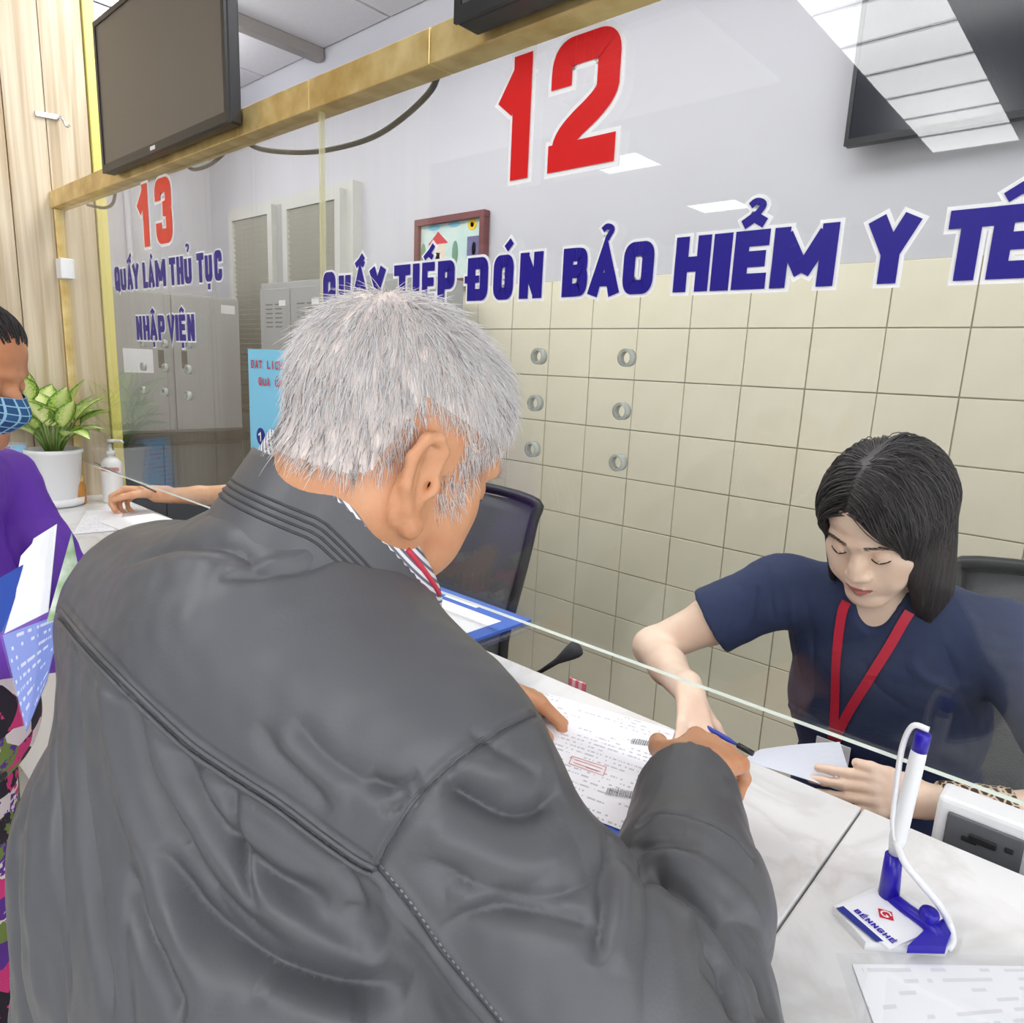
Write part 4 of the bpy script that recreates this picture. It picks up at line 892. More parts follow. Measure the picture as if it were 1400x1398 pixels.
# ------------------------------------------------------------------ hand prims in a frame
def hand_prims(f, w, fw, pn, side, curls, sc=1., k=.006, thumb=(.9, .35, .3), spread=.08, tcurl=.3):
    """w wrist, fw along the fingers, pn out of the palm, side towards the thumb; curls per finger (index..little) = (mcp, pip, dip)"""
    w = np.array(w, float); fw = unit(fw); pn = unit(pn-fw*np.dot(pn, fw)) if 1 else pn; sd = np.cross(fw, pn); sd = sd if np.dot(sd, side) > 0 else -sd
    s = sc; P = lambda a, b, c: w+fw*a*s+sd*b*s+pn*c*s
    for b0, b1, r0, r1 in ((.014, .027, .0155, .0115), (.004, .009, .0165, .012), (-.007, -.010, .0155, .0115), (-.015, -.028, .0135, .0105)):
        f.cap(P(.006, b0, 0), P(.084 if b1 > -.02 else .077, b1, .001), r0*s, r1*s, k*1.8)
    f.ell(P(.032, .022, .010), np.array([.024, .014, .013])*s, np.array([fw, sd, pn]), k*1.5)
    f.cap(P(-.03, 0, 0), P(.012, 0, 0), .0235*s, .022*s, k*2)
    info = []
    lens = ((.044, .026, .021), (.048, .030, .022), (.044, .028, .021), (.034, .021, .018)); bases = ((.088, .029), (.091, .0095), (.087, -.011), (.079, -.029)); rads = (.0092, .0096, .0090, .0078)
    for i in range(4):
        p = P(bases[i][0]-.004, bases[i][1], .0); a = spread*(1.5-i); d0 = unit(fw*cos(a)+sd*sin(a)); ang = 0; prev = p; r = rads[i]*s
        for j in range(3):
            ang += curls[i][j]; d = d0*cos(ang)+pn*sin(ang); q = prev+d*lens[i][j]*s
            f.cap(prev, q, r, r*.93, k*.5 if j else k); prev = q; r *= .93
        info.append((prev, d, r))
    a, b, c = thumb; p = P(.018, .024, .006); d = unit(fw*cos(a)+sd*sin(a)+pn*b); q = p+d*.042*s; f.cap(p, q, .0145*s, .0115*s, k*1.6)
    d2 = unit(d+fw*c+pn*tcurl*.3); q2 = q+d2*.032*s; f.cap(q, q2, .0112*s, .0104*s, k)
    d3 = unit(d2+fw*c*.6+pn*tcurl); q3 = q2+d3*.024*s; f.cap(q2, q3, .0104*s, .0088*s, k*.6); info.append((q3, d3, .0088*s))
    return info
def skin_mat(name, col, red, sss=.12, rough=.45):
    m = bpy.data.materials.new(name); m.use_nodes = True; N = m.node_tree.nodes; L = m.node_tree.links; b = N['Principled BSDF']
    tc = N.new('ShaderNodeTexCoord'); n = N.new('ShaderNodeTexNoise'); n.inputs['Scale'].default_value = 26; n.inputs['Detail'].default_value = 5; L.new(tc.outputs['Object'], n.inputs[0])
    r = N.new('ShaderNodeValToRGB'); e = r.color_ramp.elements; e[0].position = .32; e[0].color = (*red, 1); e[1].position = .68; e[1].color = (*col, 1); L.new(n.outputs[0], r.inputs[0]); L.new(r.outputs[0], b.inputs['Base Color'])
    b.inputs['Roughness'].default_value = rough; b.inputs['Subsurface Weight'].default_value = sss; b.inputs['Subsurface Radius'].default_value = (1, .4, .25); b.inputs['Subsurface Scale'].default_value = .006
    n2 = N.new('ShaderNodeTexNoise'); n2.inputs['Scale'].default_value = 350; n2.inputs['Detail'].default_value = 3; L.new(tc.outputs['Object'], n2.inputs[0])
    bp = N.new('ShaderNodeBump'); bp.inputs['Strength'].default_value = .25; bp.inputs['Distance'].default_value = .001; L.new(n2.outputs[0], bp.inputs['Height']); L.new(bp.outputs[0], b.inputs['Normal']); return m
def tube_line(name, tree, P, r, mtl, parent, lift=0.):
    pts = []
    for p in P:
        h = tree.find_nearest(Vector(p)); pts.append(np.array(h[0])+np.array(h[1])*lift)
    return MB().tube(pts, r, 6).build(name, mtl, parent, True)
def strands(name, roots, paths, r0, mats, parent, midx=None, sides=3, label=None):
    """many hair strands in one mesh: paths array (n, k, 3)"""
    n, kk, _ = paths.shape; T = np.gradient(paths, axis=1); T /= np.linalg.norm(T, axis=2, keepdims=True)+1e-9
    rv = np.random.default_rng(3).normal(size=(n, 1, 3)); A = np.cross(T, rv); A /= np.linalg.norm(A, axis=2, keepdims=True)+1e-9; B = np.cross(T, A)
    tp = (1-np.linspace(0, 1, kk)**1.5*.8)[None, :, None]*np.asarray(r0).reshape(-1, 1, 1)
    V = np.stack([paths+tp*(cos(2*pi*q/sides)*A+sin(2*pi*q/sides)*B) for q in range(sides)], 2).reshape(-1, 3)
    base = (np.arange(n)*kk*sides)[:, None]; F = []
    for j in range(kk-1):
        for q in range(sides):
            a = j*sides+q; b = j*sides+(q+1) % sides; F.append(np.concatenate([base+a, base+b, base+b+sides, base+a+sides], 1))
    F = np.stack(F, 1).reshape(-1, 4); mi = None if midx is None else np.repeat(midx, (kk-1)*sides)
    o = qmesh(name, V, F, mats, parent, mi); o['kind'] = 'stuff'; return o
# ================================================================== the old man in the grey jacket
SKM = skin_mat('tanned_skin', srgb(218, 162, 122), srgb(204, 142, 104))
man = thing('person', (-.52, -.6, 0), 'white-haired person in a dark grey jacket bending over the counter, seen from behind', 'person')
HC = np.array([-.480, -.471, 1.553]); HR = rotm(radians(-7), radians(29), radians(4)); HS = .965
NB = np.array([-.53, -.565, 1.47]); PEL = np.array([-.55, -.66, .93])
hf = head_field(.0026, nose=1.0, cheek=.95, ear=(1.14, (.002, -.015, .35, .92, .30)), neck=tuple(HR.T @ (NB+[.01, .04, -.02]-HC)), fat=1.05); hv, hq = hf.mesh(2)
def h2w(p):
    q = np.array(p, float); q[..., 2] = np.where(q[..., 2] < 0, q[..., 2]*1.09, q[..., 2]); return HC+HS*(q @ HR.T)
hV = h2w(hv)
RS, LS = np.array([-.360, -.528, 1.312]), np.array([-.668, -.602, 1.385])
EL, WR = np.array([-.165, -.45, 1.125]), np.array([-.312, -.185, 1.18])
LE_, LW = np.array([-.80, -.40, 1.16]), np.array([-.69, -.15, 1.115])
# --- body: torso, legs, arms, hands in one mesh with the head
bf = Field((-1.0, -.95, .0), (.0, .1, 1.5), .008)
bf.chain([PEL, (-.54, -.62, 1.15), (-.53, -.57, 1.32), (-.522, -.525, 1.44), h2w((0, -.035, -.07))], [.10, .095, .08, .045, .045], .05)
bf.cap(RS, LS, .05, .05, .03)
for s in (-1, 1): bf.chain([PEL+[s*.09, 0, 0], PEL+[s*.10, .0, -.45], PEL+[s*.10, -.05, -.86]], [.085, .055, .042], .04); bf.cap(PEL+[s*.10, -.07, -.885], PEL+[s*.11, .12, -.895], .035, .03, .02)
bf.chain([RS, EL, WR], [.045, .036, .02], .02); bf.chain([LS, LE_, LW], [.05, .04, .028], .02)
bV, bQ = bf.mesh(2)
ah = Field((-.48, -.26, 1.02), (-.2, .12, 1.32), .0026)
rfw = unit(np.array([-.42, .74, -.50])); hfw = unit(np.array([-.03, .95, -.16])); hand_prims(ah, WR+rfw*.022+[-.002, 0, .012], hfw, np.array([-.1, -.5, -.8]), np.array([-1, .1, 0]), [(.75, 1.0, .5)]*4, 1.12, thumb=(.75, .3, .6))
ah.chain([WR-unit(WR-EL)*.08, WR, WR+rfw*.03], [.024, .022, .024], .01); aV, aQ = ah.mesh(2)
lhf = Field((-.85, -.3, 1.0), (-.5, .12, 1.25), .0026)
lw2 = on(730, 955, 2, 1.098); lfw = unit(np.array([.62, .62, -.28])); lw0 = lw2-lfw*.075
hand_prims(lhf, lw0, lfw, np.array([.15, -.15, -1]), np.array([.8, -.6, 0]), [(.45, .7, .35), (.45, .75, .35), (.5, .8, .4), (.55, .8, .4)], 1.0, thumb=(.6, .3, .5))
lhf.cap(lw0-lfw*.07, lw0, .03, .025, .01); lV, lQ = lhf.mesh(2)
Vs = [hV, bV, aV, lV]; Qs = [hq, bQ, aQ, lQ]; o_ = np.cumsum([0]+[len(v) for v in Vs])
x, y, z = hv.T
hl = np.interp(y, [-.13, -.09, -.05, -.028, -.01, .016, .02, .045, .052, .075, .10], [-.050, -.052, -.044, -.02, .028, .026, -.035, -.03, .02, .06, .085])
msk = (z > hl) & (np.abs(x) < .0835) & ~((np.abs(x) > .072) & (y > -.034) & (y < .010) & (z < .03))
bm_ = np.zeros(sum(len(q) for q in Qs), int); bm_[:len(hq)] = (msk & ((z > .035) | (y < -.04)))[hq].all(1)
qmesh('body', np.vstack(Vs), np.vstack([q+o for q, o in zip(Qs, o_)]), [SKM, mat('pale_scalp', srgb(244, 230, 222), .55)], man, bm_)
# trousers
tf = Field((-.85, -.95, .04), (-.25, -.4, 1.1), .010)
tf.ell(PEL, (.185, .14, .13), k=.03)
for s in (-1, 1): tf.chain([PEL+[s*.09, 0, -.03], PEL+[s*.10, .0, -.45], PEL+[s*.10, -.04, -.85]], [.115, .085, .075], .03)
V, Q = tf.mesh(2); qmesh('trousers', V, Q, mat('dark_trousers', srgb(52, 54, 60), .8), man)
for s in (-1, 1):
    c = PEL+[s*.105, -.04, 0]; c[2] = 0
    g = Field(c+[-.1, -.12, -.02], c+[.1, .22, .12], .006); g.cap(c+[0, -.05, .045], c+[0, .12, .035], .042, .036, .02).cap(c+[0, -.05, .05], c+[0, -.05, .09], .04, .04, .02); g.cut(c+[0, 0, .004], (0, 0, -1)); V, Q = g.mesh(1); qmesh('shoe', V, Q, mat('black_shoe', srgb(30, 28, 28), .4), man)
# --- jacket
JK = mat('grey_jacket_cloth', srgb(90, 91, 95), .42, spec=.45, var=.05, vscale=5, bump=.06, bscale=420)
jf = Field((-1.02, -.90, .78), (.02, .02, 1.56), .005)
jf.ell((-.545, -.605, 1.00), (.205, .165, .20), rotm(radians(14)).T, k=.05)
jf.ell((-.542, -.588, 1.17), (.235, .160, .17), rotm(radians(14)).T, k=.06)
jf.ell((-.43, -.61, 1.08), (.15, .14, .22), k=.05)
jf.ell((-.530, -.565, 1.335), (.205, .135, .13), rotm(radians(14)).T, k=.06)
jf.chain([RS, RS*.5+LS*.5+[.0, -.005, .035], LS], [.068, .085, .064], .06)
jf.chain([(-.530, -.555, 1.385), (-.525, -.53, 1.425)], [.105, .084], .06)
jf.chain([RS+[-.06, -.02, .02], RS], [.075, .078], .05)
jf.chain([RS, RS*.45+EL*.55+[.012, -.01, -.01], EL], [.080, .078, .070], .04)
jf.chain([EL, EL*.5+WR*.5, WR+rfw*.02], [.070, .068, .056], .035)
jf.chain([LS, LS*.5+LE_*.5, LE_, LW], [.066, .068, .064, .056], .04)
jf.cut(WR-rfw*.018, rfw, .004, WR-[.15, .15, .15], WR+[.16, .18, .16])
V, Q = jf.mesh(4); JT = bvh(V, Q); V, Q = subdiv(V, Q); N_ = vnormals(V, Q)
folds = []
def fold(pts, amp, wd): folds.append((project_line(JT, pts), amp*(.8 if amp > 3 else 1.5 if amp < -3 else 1)/1000, wd/1000))
if 'FOLDS' in globals() or True:
    yoke = [(80, 830), (130, 890), (200, 960), (260, 1015), (310, 1050), (380, 1095), (440, 1140), (490, 1175), (515, 1187)]
    yoke2 = [(x-7, y+9) for x, y in yoke]; yoke3 = [(x+6, y-8) for x, y in yoke]; yoke4 = [(x-15, y+19) for x, y in yoke]
    fold(yoke, 1.8, 2.2); fold(yoke2, 1.8, 2.2); fold([(x-3.5, y+4.5) for x, y in yoke], -2.2, 1.6); fold(yoke3, -1.6, 2.2); fold(yoke4, -2.2, 3.5)
    arm = [(768, 962), (720, 983), (680, 1003), (620, 1045), (570, 1095), (540, 1140), (515, 1187)]
    fold(arm, -2.6, 2.2); fold([(x-6, y-5) for x, y in arm], 1.8, 3.); fold([(x+9, y+7) for x, y in arm], 2.0, 5.)
    arm2 = [(515, 1187), (560, 1243), (600, 1300), (645, 1355), (690, 1410)]
    fold(arm2, -2.6, 2.2); fold([(x+8, y-6) for x, y in arm2], 1.8, 2.6); fold([(x-8, y+6) for x, y in arm2], 1.8, 2.6)
    # hanging folds under the yoke
    fold([(100, 870), (103, 960), (108, 1060), (122, 1180), (135, 1300), (150, 1398)], -7, 7)
    fold([(135, 905), (150, 1000), (180, 1110), (215, 1200), (250, 1290), (290, 1380)], 7, 9)
    fold([(165, 930), (185, 1010), (225, 1110), (275, 1190), (330, 1250), (400, 1300)], -8, 8)
    fold([(200, 975), (225, 1050), (270, 1130), (330, 1200), (400, 1250), (480, 1290)], 6, 9)
    fold([(240, 1015), (270, 1085), (320, 1150), (380, 1200), (450, 1235)], -6, 7)
    fold([(275, 1050), (310, 1110), (370, 1165), (450, 1205)], 5, 8)
    fold([(315, 1070), (322, 1130), (335, 1190), (356, 1250)], -5, 4)
    fold([(215, 1160), (250, 1225), (310, 1280), (390, 1325), (480, 1350), (560, 1355)], -13, 13)
    fold([(245, 1155), (300, 1215), (380, 1265), (470, 1300), (530, 1318)], 8, 10)
    fold([(60, 930), (52, 1050), (45, 1180), (48, 1300), (60, 1398)], 6, 9)
    fold([(80, 900), (75, 1000), (72, 1120), (80, 1250), (95, 1390)], -5, 6)
    fold([(20, 1100), (18, 1200), (20, 1300), (30, 1398)], -6, 8)
    fold([(170, 1180), (190, 1260), (225, 1340), (250, 1398)], -7, 7)
    fold([(350, 1345), (420, 1375), (500, 1398)], 8, 10)
    fold([(450, 1180), (480, 1210), (495, 1245), (470, 1240)], -5, 5)
    fold([(520, 1215), (540, 1260), (520, 1300), (490, 1330)], 6, 8)
    # upper back
    fold([(165, 772), (215, 748), (280, 742), (330, 755), (355, 790)], -5, 10)
    fold([(160, 790), (230, 768), (300, 765)], 4, 12)
    fold([(300, 790), (370, 784), (425, 775), (465, 750)], -3.5, 5); fold([(310, 775), (380, 768), (440, 745)], 3, 7)
    fold([(350, 985), (375, 1025), (420, 1070), (450, 1110)], -4, 8); fold([(400, 980), (440, 1030), (500, 1070), (560, 1085)], -4, 9); fold([(380, 1000), (420, 1050), (480, 1090)], 4, 9)
    fold([(500, 1060), (535, 1075), (575, 1060)], -4, 6); fold([(520, 1110), (550, 1098), (585, 1075)], -3.5, 4)
    # sleeve
    fold([(605, 1068), (650, 1092), (700, 1115), (745, 1108), (768, 1080)], -10, 10)
    fold([(620, 1050), (680, 1058), (740, 1040), (768, 1020)], 6, 11); fold([(640, 1000), (690, 1030), (735, 1060)], -3.5, 6)
    fold([(560, 1120), (640, 1160), (720, 1180), (790, 1160)], 7, 12)
    fold([(570, 1170), (650, 1210), (740, 1225), (800, 1210), (830, 1180)], -6, 10)
    fold([(600, 1270), (680, 1245), (760, 1250), (820, 1265)], -6, 9); fold([(610, 1225), (690, 1215), (770, 1230)], 6, 10)
    fold([(835, 1130), (832, 1180), (826, 1250), (815, 1320)], -6, 7); fold([(855, 1180), (850, 1250), (840, 1330)], 6, 10)
    fold([(870, 1185), (905, 1200), (950, 1225), (1000, 1275), (1040, 1335), (1065, 1398)], -11, 8)
    fold([(880, 1160), (940, 1175), (1000, 1215), (1045, 1270), (1070, 1330)], 7, 9)
    fold([(905, 1225), (950, 1260), (985, 1310), (1015, 1360), (1030, 1398)], 7, 8)
    fold([(960, 1290), (990, 1330), (1010, 1398)], -7, 6)
    fold([(866, 1130), (900, 1112), (950, 1118), (1000, 1140), (1035, 1175)], -5, 6)
    fold([(880, 1125), (930, 1118), (985, 1140), (1030, 1180)], 6, 9); fold([(860, 1160), (910, 1150), (960, 1160)], -4, 6)
V = emboss(V, N_, folds); V = V+N_*(wnoise(V, 14, 1)*.0016+wnoise(V, 34, 2)*.0010)[:, None]
# drape folds hanging from the yoke and gathered rings at the elbow
ss = lambda a, b, v: np.clip((v-a)/(b-a), 0, 1)**2*(3-2*np.clip((v-a)/(b-a), 0, 1))
cr = lambda c: (1-np.abs(np.sin(c)))**2.5
mk_ = ss(1.31, 1.22, V[:, 2])*ss(.25, -.25, N_[:, 1])*ss(-.36, -.42, V[:, 0])*np.clip(.75+1.2*wnoise(V, 4, 31), .15, 1.3)
c_ = (V[:, 0]*.70+(V[:, 2]-1.2)*.50+.05*wnoise(V, 2.2, 21))*2*pi*8.5
V = V-N_*(mk_*cr(c_)*.010)[:, None]
def axis_t(V, a, b): ab = b-a; return ((V-a)@ab)/(ab@ab), np.linalg.norm(V-a-np.clip(((V-a)@ab)/(ab@ab), 0, 1)[:, None]*ab, axis=1)*1
for a_, b_, t0, t1, sd_ in ((EL, WR, .05, .75, 41), (RS, EL, .35, 1.0, 42)):
    t_, d_ = axis_t(V, a_, b_); mm = (d_ < .105)*ss(t0-.15, t0+.1, t_)*ss(t1+.2, t1-.1, t_)*np.clip(.6+1.4*wnoise(V, 6, sd_), 0, 1.2)
    V = V-N_*(mm*cr(t_*2*pi*1.7+2.2*wnoise(V, 4.5, sd_+1))*.0085)[:, None]
JT2 = bvh(V, Q)
jk = qmesh('jacket', V, Q, JK, man); jk['label'] = 'dark grey zip jacket'
THR = mat('jacket_piping', srgb(120, 121, 125), .45); THD = mat('jacket_seam_dark', srgb(76, 77, 81), .6)
for ln, rr, mt in ((yoke, .0018, JK), (yoke2, .0018, JK), ([(x-3, y+4) for x, y in yoke], .0007, THD), (arm, .0007, THD), ([(x-5, y-4) for x, y in arm], .0008, JK), (arm2, .0007, THD)):
    P_ = project_line(JT2, ln, 8)
    if len(P_) > 2: MB().tube(P_, rr, 6).build('seam', mt, jk, True)
m_ = MB(); P_ = project_line(JT2, [(x+6, y-4) for x, y in arm2], 14)
for p_, q_ in zip(P_[::2], P_[1::2]): m_.tube([p_, q_], .0009, 5)
m_.build('stitches', THR, jk)
# --- collar: stand-up band round the neck, lower towards the open front
w_ = unit(np.array([.10, .42, 1.0])); u_ = unit(np.cross((0, 1, 0), w_)); v_ = np.cross(w_, u_)
C0 = np.array([-.516, -.520, 1.455])
def cpt(a, t, c0, rx, ry, h, fl, out=0., dr=.115):
    dz = -dr*max(0., (sin(a)+.7)/1.7)
    return c0+u_*cos(a)*(rx-fl*t+out)+v_*sin(a)*(ry-fl*t+out)+w_*h*t+np.array([0, 0, dz])
def collar(name, c0, rx, ry, h, fl, th, mtl, parent, n=72, m=10, gap=.5, dr=.115):
    A = [pi/2+gap/2+(2*pi-gap)*i/n for i in range(n+1)]
    V = [cpt(a, j/m, c0, rx, ry, h, fl, 0, dr) for a in A for j in range(-5, m+1)]
    m += 5; F = [(i*(m+1)+j, (i+1)*(m+1)+j, (i+1)*(m+1)+j+1, i*(m+1)+j+1) for i in range(n) for j in range(m)]
    o = mk(name, V, F, mtl, parent, True); s = o.modifiers.new('thickness', 'SOLIDIFY'); s.thickness = th; s.offset = 0; return o
co = collar('collar', C0, .098, .094, .062, .013, .007, JK, man); co['label'] = 'stand-up jacket collar with stitched rows'
for k in range(4):
    MB().tube([cpt(pi/2+.35+(2*pi-.7)*i/60, .26+.085*k, C0, .098, .094, .062, .013, .0036) for i in range(61)], .0013, 5).build('stitch_row', mat('jacket_thread', srgb(62, 63, 67), .6), co, True)
def stripe_mat():
    m = bpy.data.materials.new('striped_shirt'); m.use_nodes = True; N = m.node_tree.nodes; L = m.node_tree.links; b = N['Principled BSDF']; b.inputs['Roughness'].default_value = .7
    tc = N.new('ShaderNodeTexCoord'); wv = N.new('ShaderNodeTexWave'); wv.inputs['Scale'].default_value = 90; wv.bands_direction = 'DIAGONAL'; L.new(tc.outputs['Object'], wv.inputs[0])
    r = N.new('ShaderNodeValToRGB'); r.color_ramp.elements[0].position = .35; r.color_ramp.elements[0].color = (*srgb(110, 112, 128), 1); r.color_ramp.elements[1].position = .5; r.color_ramp.elements[1].color = (*srgb(236, 236, 240), 1)
    L.new(wv.outputs[0], r.inputs[0]); L.new(r.outputs[0], b.inputs['Base Color']); return m
sh = collar('shirt_collar', C0+[.007, .007, .020], .087, .085, .060, .007, .003, stripe_mat(), man, gap=.3)
MB().tube([cpt(-.10+.62*i/16, .80+.12*(i/16), C0+[.007, .007, .020], .087, .085, .060, .007, .0016) for i in range(17)], .0024, 8).build('red_trim', mat('red_collar_trim', srgb(214, 62, 84), .6), sh, True)
# --- hair: short white strands
hn = vnormals(hv, hq)
cand = np.where(msk)[0]; r4 = np.random.default_rng(11)
pick = r4.choice(cand, 21000); jit = r4.normal(size=(len(pick), 3))*.0018; root = hv[pick]+jit-hn[pick]*.001
whorl = np.array([-.012, -.075, .098]); keep = r4.uniform(size=len(pick)) < np.clip(.22+np.linalg.norm(root-whorl, axis=1)/.075, 0, 1); root = root[keep]; nn = hn[pick][keep]
fl = root-whorl; fl = fl+np.array([0, .0, -.02]); fl[:, 2] -= .5*np.clip(-root[:, 1]*0+np.abs(root[:, 0])*.3, 0, 1); fl /= np.linalg.norm(fl, axis=1, keepdims=True)
tg_ = fl-nn*(fl*nn).sum(1, keepdims=True); tg_ /= np.linalg.norm(tg_, axis=1, keepdims=True)+1e-9
tg_ += r4.normal(size=tg_.shape)*.2; L0 = np.clip(.0165+.006*(root[:, 2]/.1)-.10*np.clip(root[:, 1]-.02, 0, 1), .007, .024)*r4.uniform(.7, 1.15, len(root)); lf_ = r4.uniform(.10, .32, len(root))
ts = np.linspace(0, 1, 5); paths = root[:, None]+L0[:, None, None]*(tg_[:, None]*ts[None, :, None]+nn[:, None]*(lf_[:, None]*(ts-.45*ts**2)[None])[:, :, None])
def hair_mat(name, col):
    q = bpy.data.materials.new(name); q.use_nodes = True; N = q.node_tree.nodes; L = q.node_tree.links; N.remove(N['Principled BSDF'])
    a = N.new('ShaderNodeBsdfDiffuse'); t = N.new('ShaderNodeBsdfTranslucent'); g = N.new('ShaderNodeBsdfGlossy'); g.inputs['Roughness'].default_value = .35; x1 = N.new('ShaderNodeMixShader'); x2 = N.new('ShaderNodeMixShader')
    for n in (a, t): n.inputs[0].default_value = (*col, 1)
    x1.inputs[0].default_value = .2; x2.inputs[0].default_value = .06; L.new(a.outputs[0], x1.inputs[1]); L.new(t.outputs[0], x1.inputs[2]); L.new(x1.outputs[0], x2.inputs[1]); L.new(g.outputs[0], x2.inputs[2]); L.new(x2.outputs[0], N['Material Output'].inputs[0]); return q
HW = [hair_mat('white_hair', (.97, .955, .95)), hair_mat('silver_hair', srgb(232, 226, 226)), hair_mat('grey_hair', srgb(160, 150, 148))]
low = np.clip((.03-root[:, 2])/.1, 0, 1); pr_ = r4.uniform(size=len(root)); mi = np.where(pr_ < 0.03+.2*low, 2, np.where(pr_ < .25+.3*low, 1, 0))
hw = h2w(paths.reshape(-1, 3)).reshape(paths.shape)
ho = strands('hair', None, hw, .00038*HS, HW, man, mi); ho['label'] = 'short white hair'
# eyebrows
bi = np.where((np.abs(np.abs(x)-.03) < .02) & (np.abs(z-.0205) < .0055) & (y > .07))[0]
pk = r4.choice(bi, 260); rt = hv[pk]; dr = np.stack([np.sign(rt[:, 0])*.8, -.2+0*rt[:, 0], .25+0*rt[:, 0]], 1)+r4.normal(size=rt.shape)*.25
pth = rt[:, None]+.009*(dr[:, None]*ts[None, :, None]+hn[pk][:, None]*.35*ts[None, :, None]); strands('eyebrows', None, h2w(pth.reshape(-1, 3)).reshape(pth.shape), .0003, HW, man, np.ones(len(pk), int))
# eyes
for s in (-1, 1):
    MB().tube(h2w([(s*.022, .0895, -.0088), (s*.0325, .0915, -.0105), (s*.044, .0855, -.0085)]), [.0006, .0009, .0006], 6).build('eyelid_line', mat('lash_brown', srgb(60, 44, 38), .7), man)
# ================================================================== the seated woman behind the glass
SKW = skin_mat('fair_skin', srgb(246, 219, 197), srgb(240, 206, 182)); LIPM = mat('lips_rose', srgb(196, 118, 112), .4, sss=.0)
wo = thing('person', (-.29, .55, 0), 'seated woman in navy scrubs with black bob, looking down behind the glass', 'person')
WC = np.array([-.288, .378, 1.405]); WRm = rotm(radians(172), radians(30), radians(-3)); WS = .97
wrs, wls = np.array([-.455, .43, 1.235]), np.array([-.115, .515, 1.215])
wnb = np.array([-.288, .475, 1.27])
wf = head_field(.0024, nose=.97, cheek=1.06, neck=tuple((WRm.T @ (wnb-WC))/WS), fat=.96); wv, wq = wf.mesh(2)
def w2w(p): return WC+WS*(np.asarray(p) @ WRm.T)
wre, wrw = np.array([-.655, .325, 1.085]), np.array([-.492, .168, 1.098])
wle, wlw = np.array([.085, .37, 1.035]), np.array([-.138, .240, 1.034])
PW = np.array([-.27, .66, .68])
g = Field((-.76, .0, .3), (.22, .95, 1.42), .0042)
g.chain([PW, (-.275, .60, .95), (-.283, .53, 1.12), wnb-[0, 0, .02]], [.12, .10, .10, .06], .05)
g.cap(wrs, wls, .045, .045, .05); g.chain([wnb-[0, 0, .02], w2w((0, -.035, -.06))], [.055, .045], .02)
g.ell((-.285, .475, 1.19), (.09, .045, .07), k=.03)
g.chain([wrs, wrs*.5+wre*.5, wre], [.046, .044, .036], .02); g.chain([wre, wre*.55+wrw*.45, wrw], [.038, .034, .0235], .015)
g.chain([wls, wls*.5+wle*.5, wle], [.046, .044, .036], .02); g.chain([wle, wle*.55+wlw*.45, wlw], [.038, .034, .0235], .015)
for s in (-1, 1): g.chain([PW+[s*.09, -.02, -.02], PW+[s*.10, -.30, -.06], PW+[s*.10, -.30, -.36]], [.08, .06, .045], .03)
gV, gQ = g.mesh(2)
g2 = Field((-.56, .02, 1.03), (-.30, .24, 1.16), .0022)
g2.cap(wre*.35+wrw*.65, wrw, .029, .0225, .01)
rinfo = hand_prims(g2, wrw+[.006, -.004, 0], np.array([.52, -.66, -.36]), np.array([-.05, -.42, -.9]), np.array([.7, .7, .2]), [(.42, .75, .35), (.38, .7, .35), (.38, .65, .35), (.4, .6, .3)], .88, thumb=(1.0, .3, .15), spread=.1, tcurl=.2)
rV, rQ = g2.mesh(2)
g3 = Field((-.34, .08, .95), (-.04, .34, 1.14), .0022)
g3.cap(wle*.35+wlw*.65, wlw, .029, .0225, .01)
linfo = hand_prims(g3, wlw+[-.006, -.003, 0], np.array([-.80, -.58, .02]), np.array([-.4, .5, .75]) if 0 else np.array([-.45, .62, -.35]), np.array([.2, .1, .95]), [(.1, .28, .15), (.12, .3, .15), (.15, .3, .2), (.2, .35, .2)], .84, thumb=(.3, -.1, .3), spread=.015, tcurl=.1)
lV2, lQ2 = g3.mesh(2)
Vs = [w2w(wv), gV, rV, lV2]; Qs = [wq, gQ, rQ, lQ2]; o_ = np.cumsum([0]+[len(v) for v in Vs]); bm_ = np.zeros(sum(len(q) for q in Qs), int)
cx_ = wv[wq].mean(1); lipz = np.where(cx_[:, 2] > -.0752, .0085-.16*np.abs(cx_[:, 0]), .0115-.012*(cx_[:, 0]/.02)**2)
bm_[:len(wq)] = (np.abs(cx_[:, 0]) < .0225) & (np.abs(cx_[:, 2]+.0752) < lipz) & (cx_[:, 1] > .085)
x, y, z = wv.T; hl = np.interp(y, [-.13, -.09, -.03, 0, .02, .04, .06, .08, .10], [-.055, -.06, -.04, .01, .0, .03, .055, .066, .072]); bm_[:len(wq)][((z > hl+.004) & (np.abs(x) < .082))[wq].all(1)] = 2
qmesh('body', np.vstack(Vs), np.vstack([q+o for q, o in zip(Qs, o_)]), [SKW, LIPM, mat('hair_root', srgb(44, 38, 38), .6)], wo, bm_)
for s in (-1, 1):
    MB().tube(w2w(spline([(s*.0195, .0895, -.0075), (s*.027, .0925, -.0098), (s*.0335, .0925, -.0108), (s*.041, .0885, -.0096), (s*.0475, .083, -.0068)], 4)), [.0004]+[.0011]*15+[.0005], 6).build('lash_line', mat('lash_black', srgb(40, 30, 28), .7), wo, True)
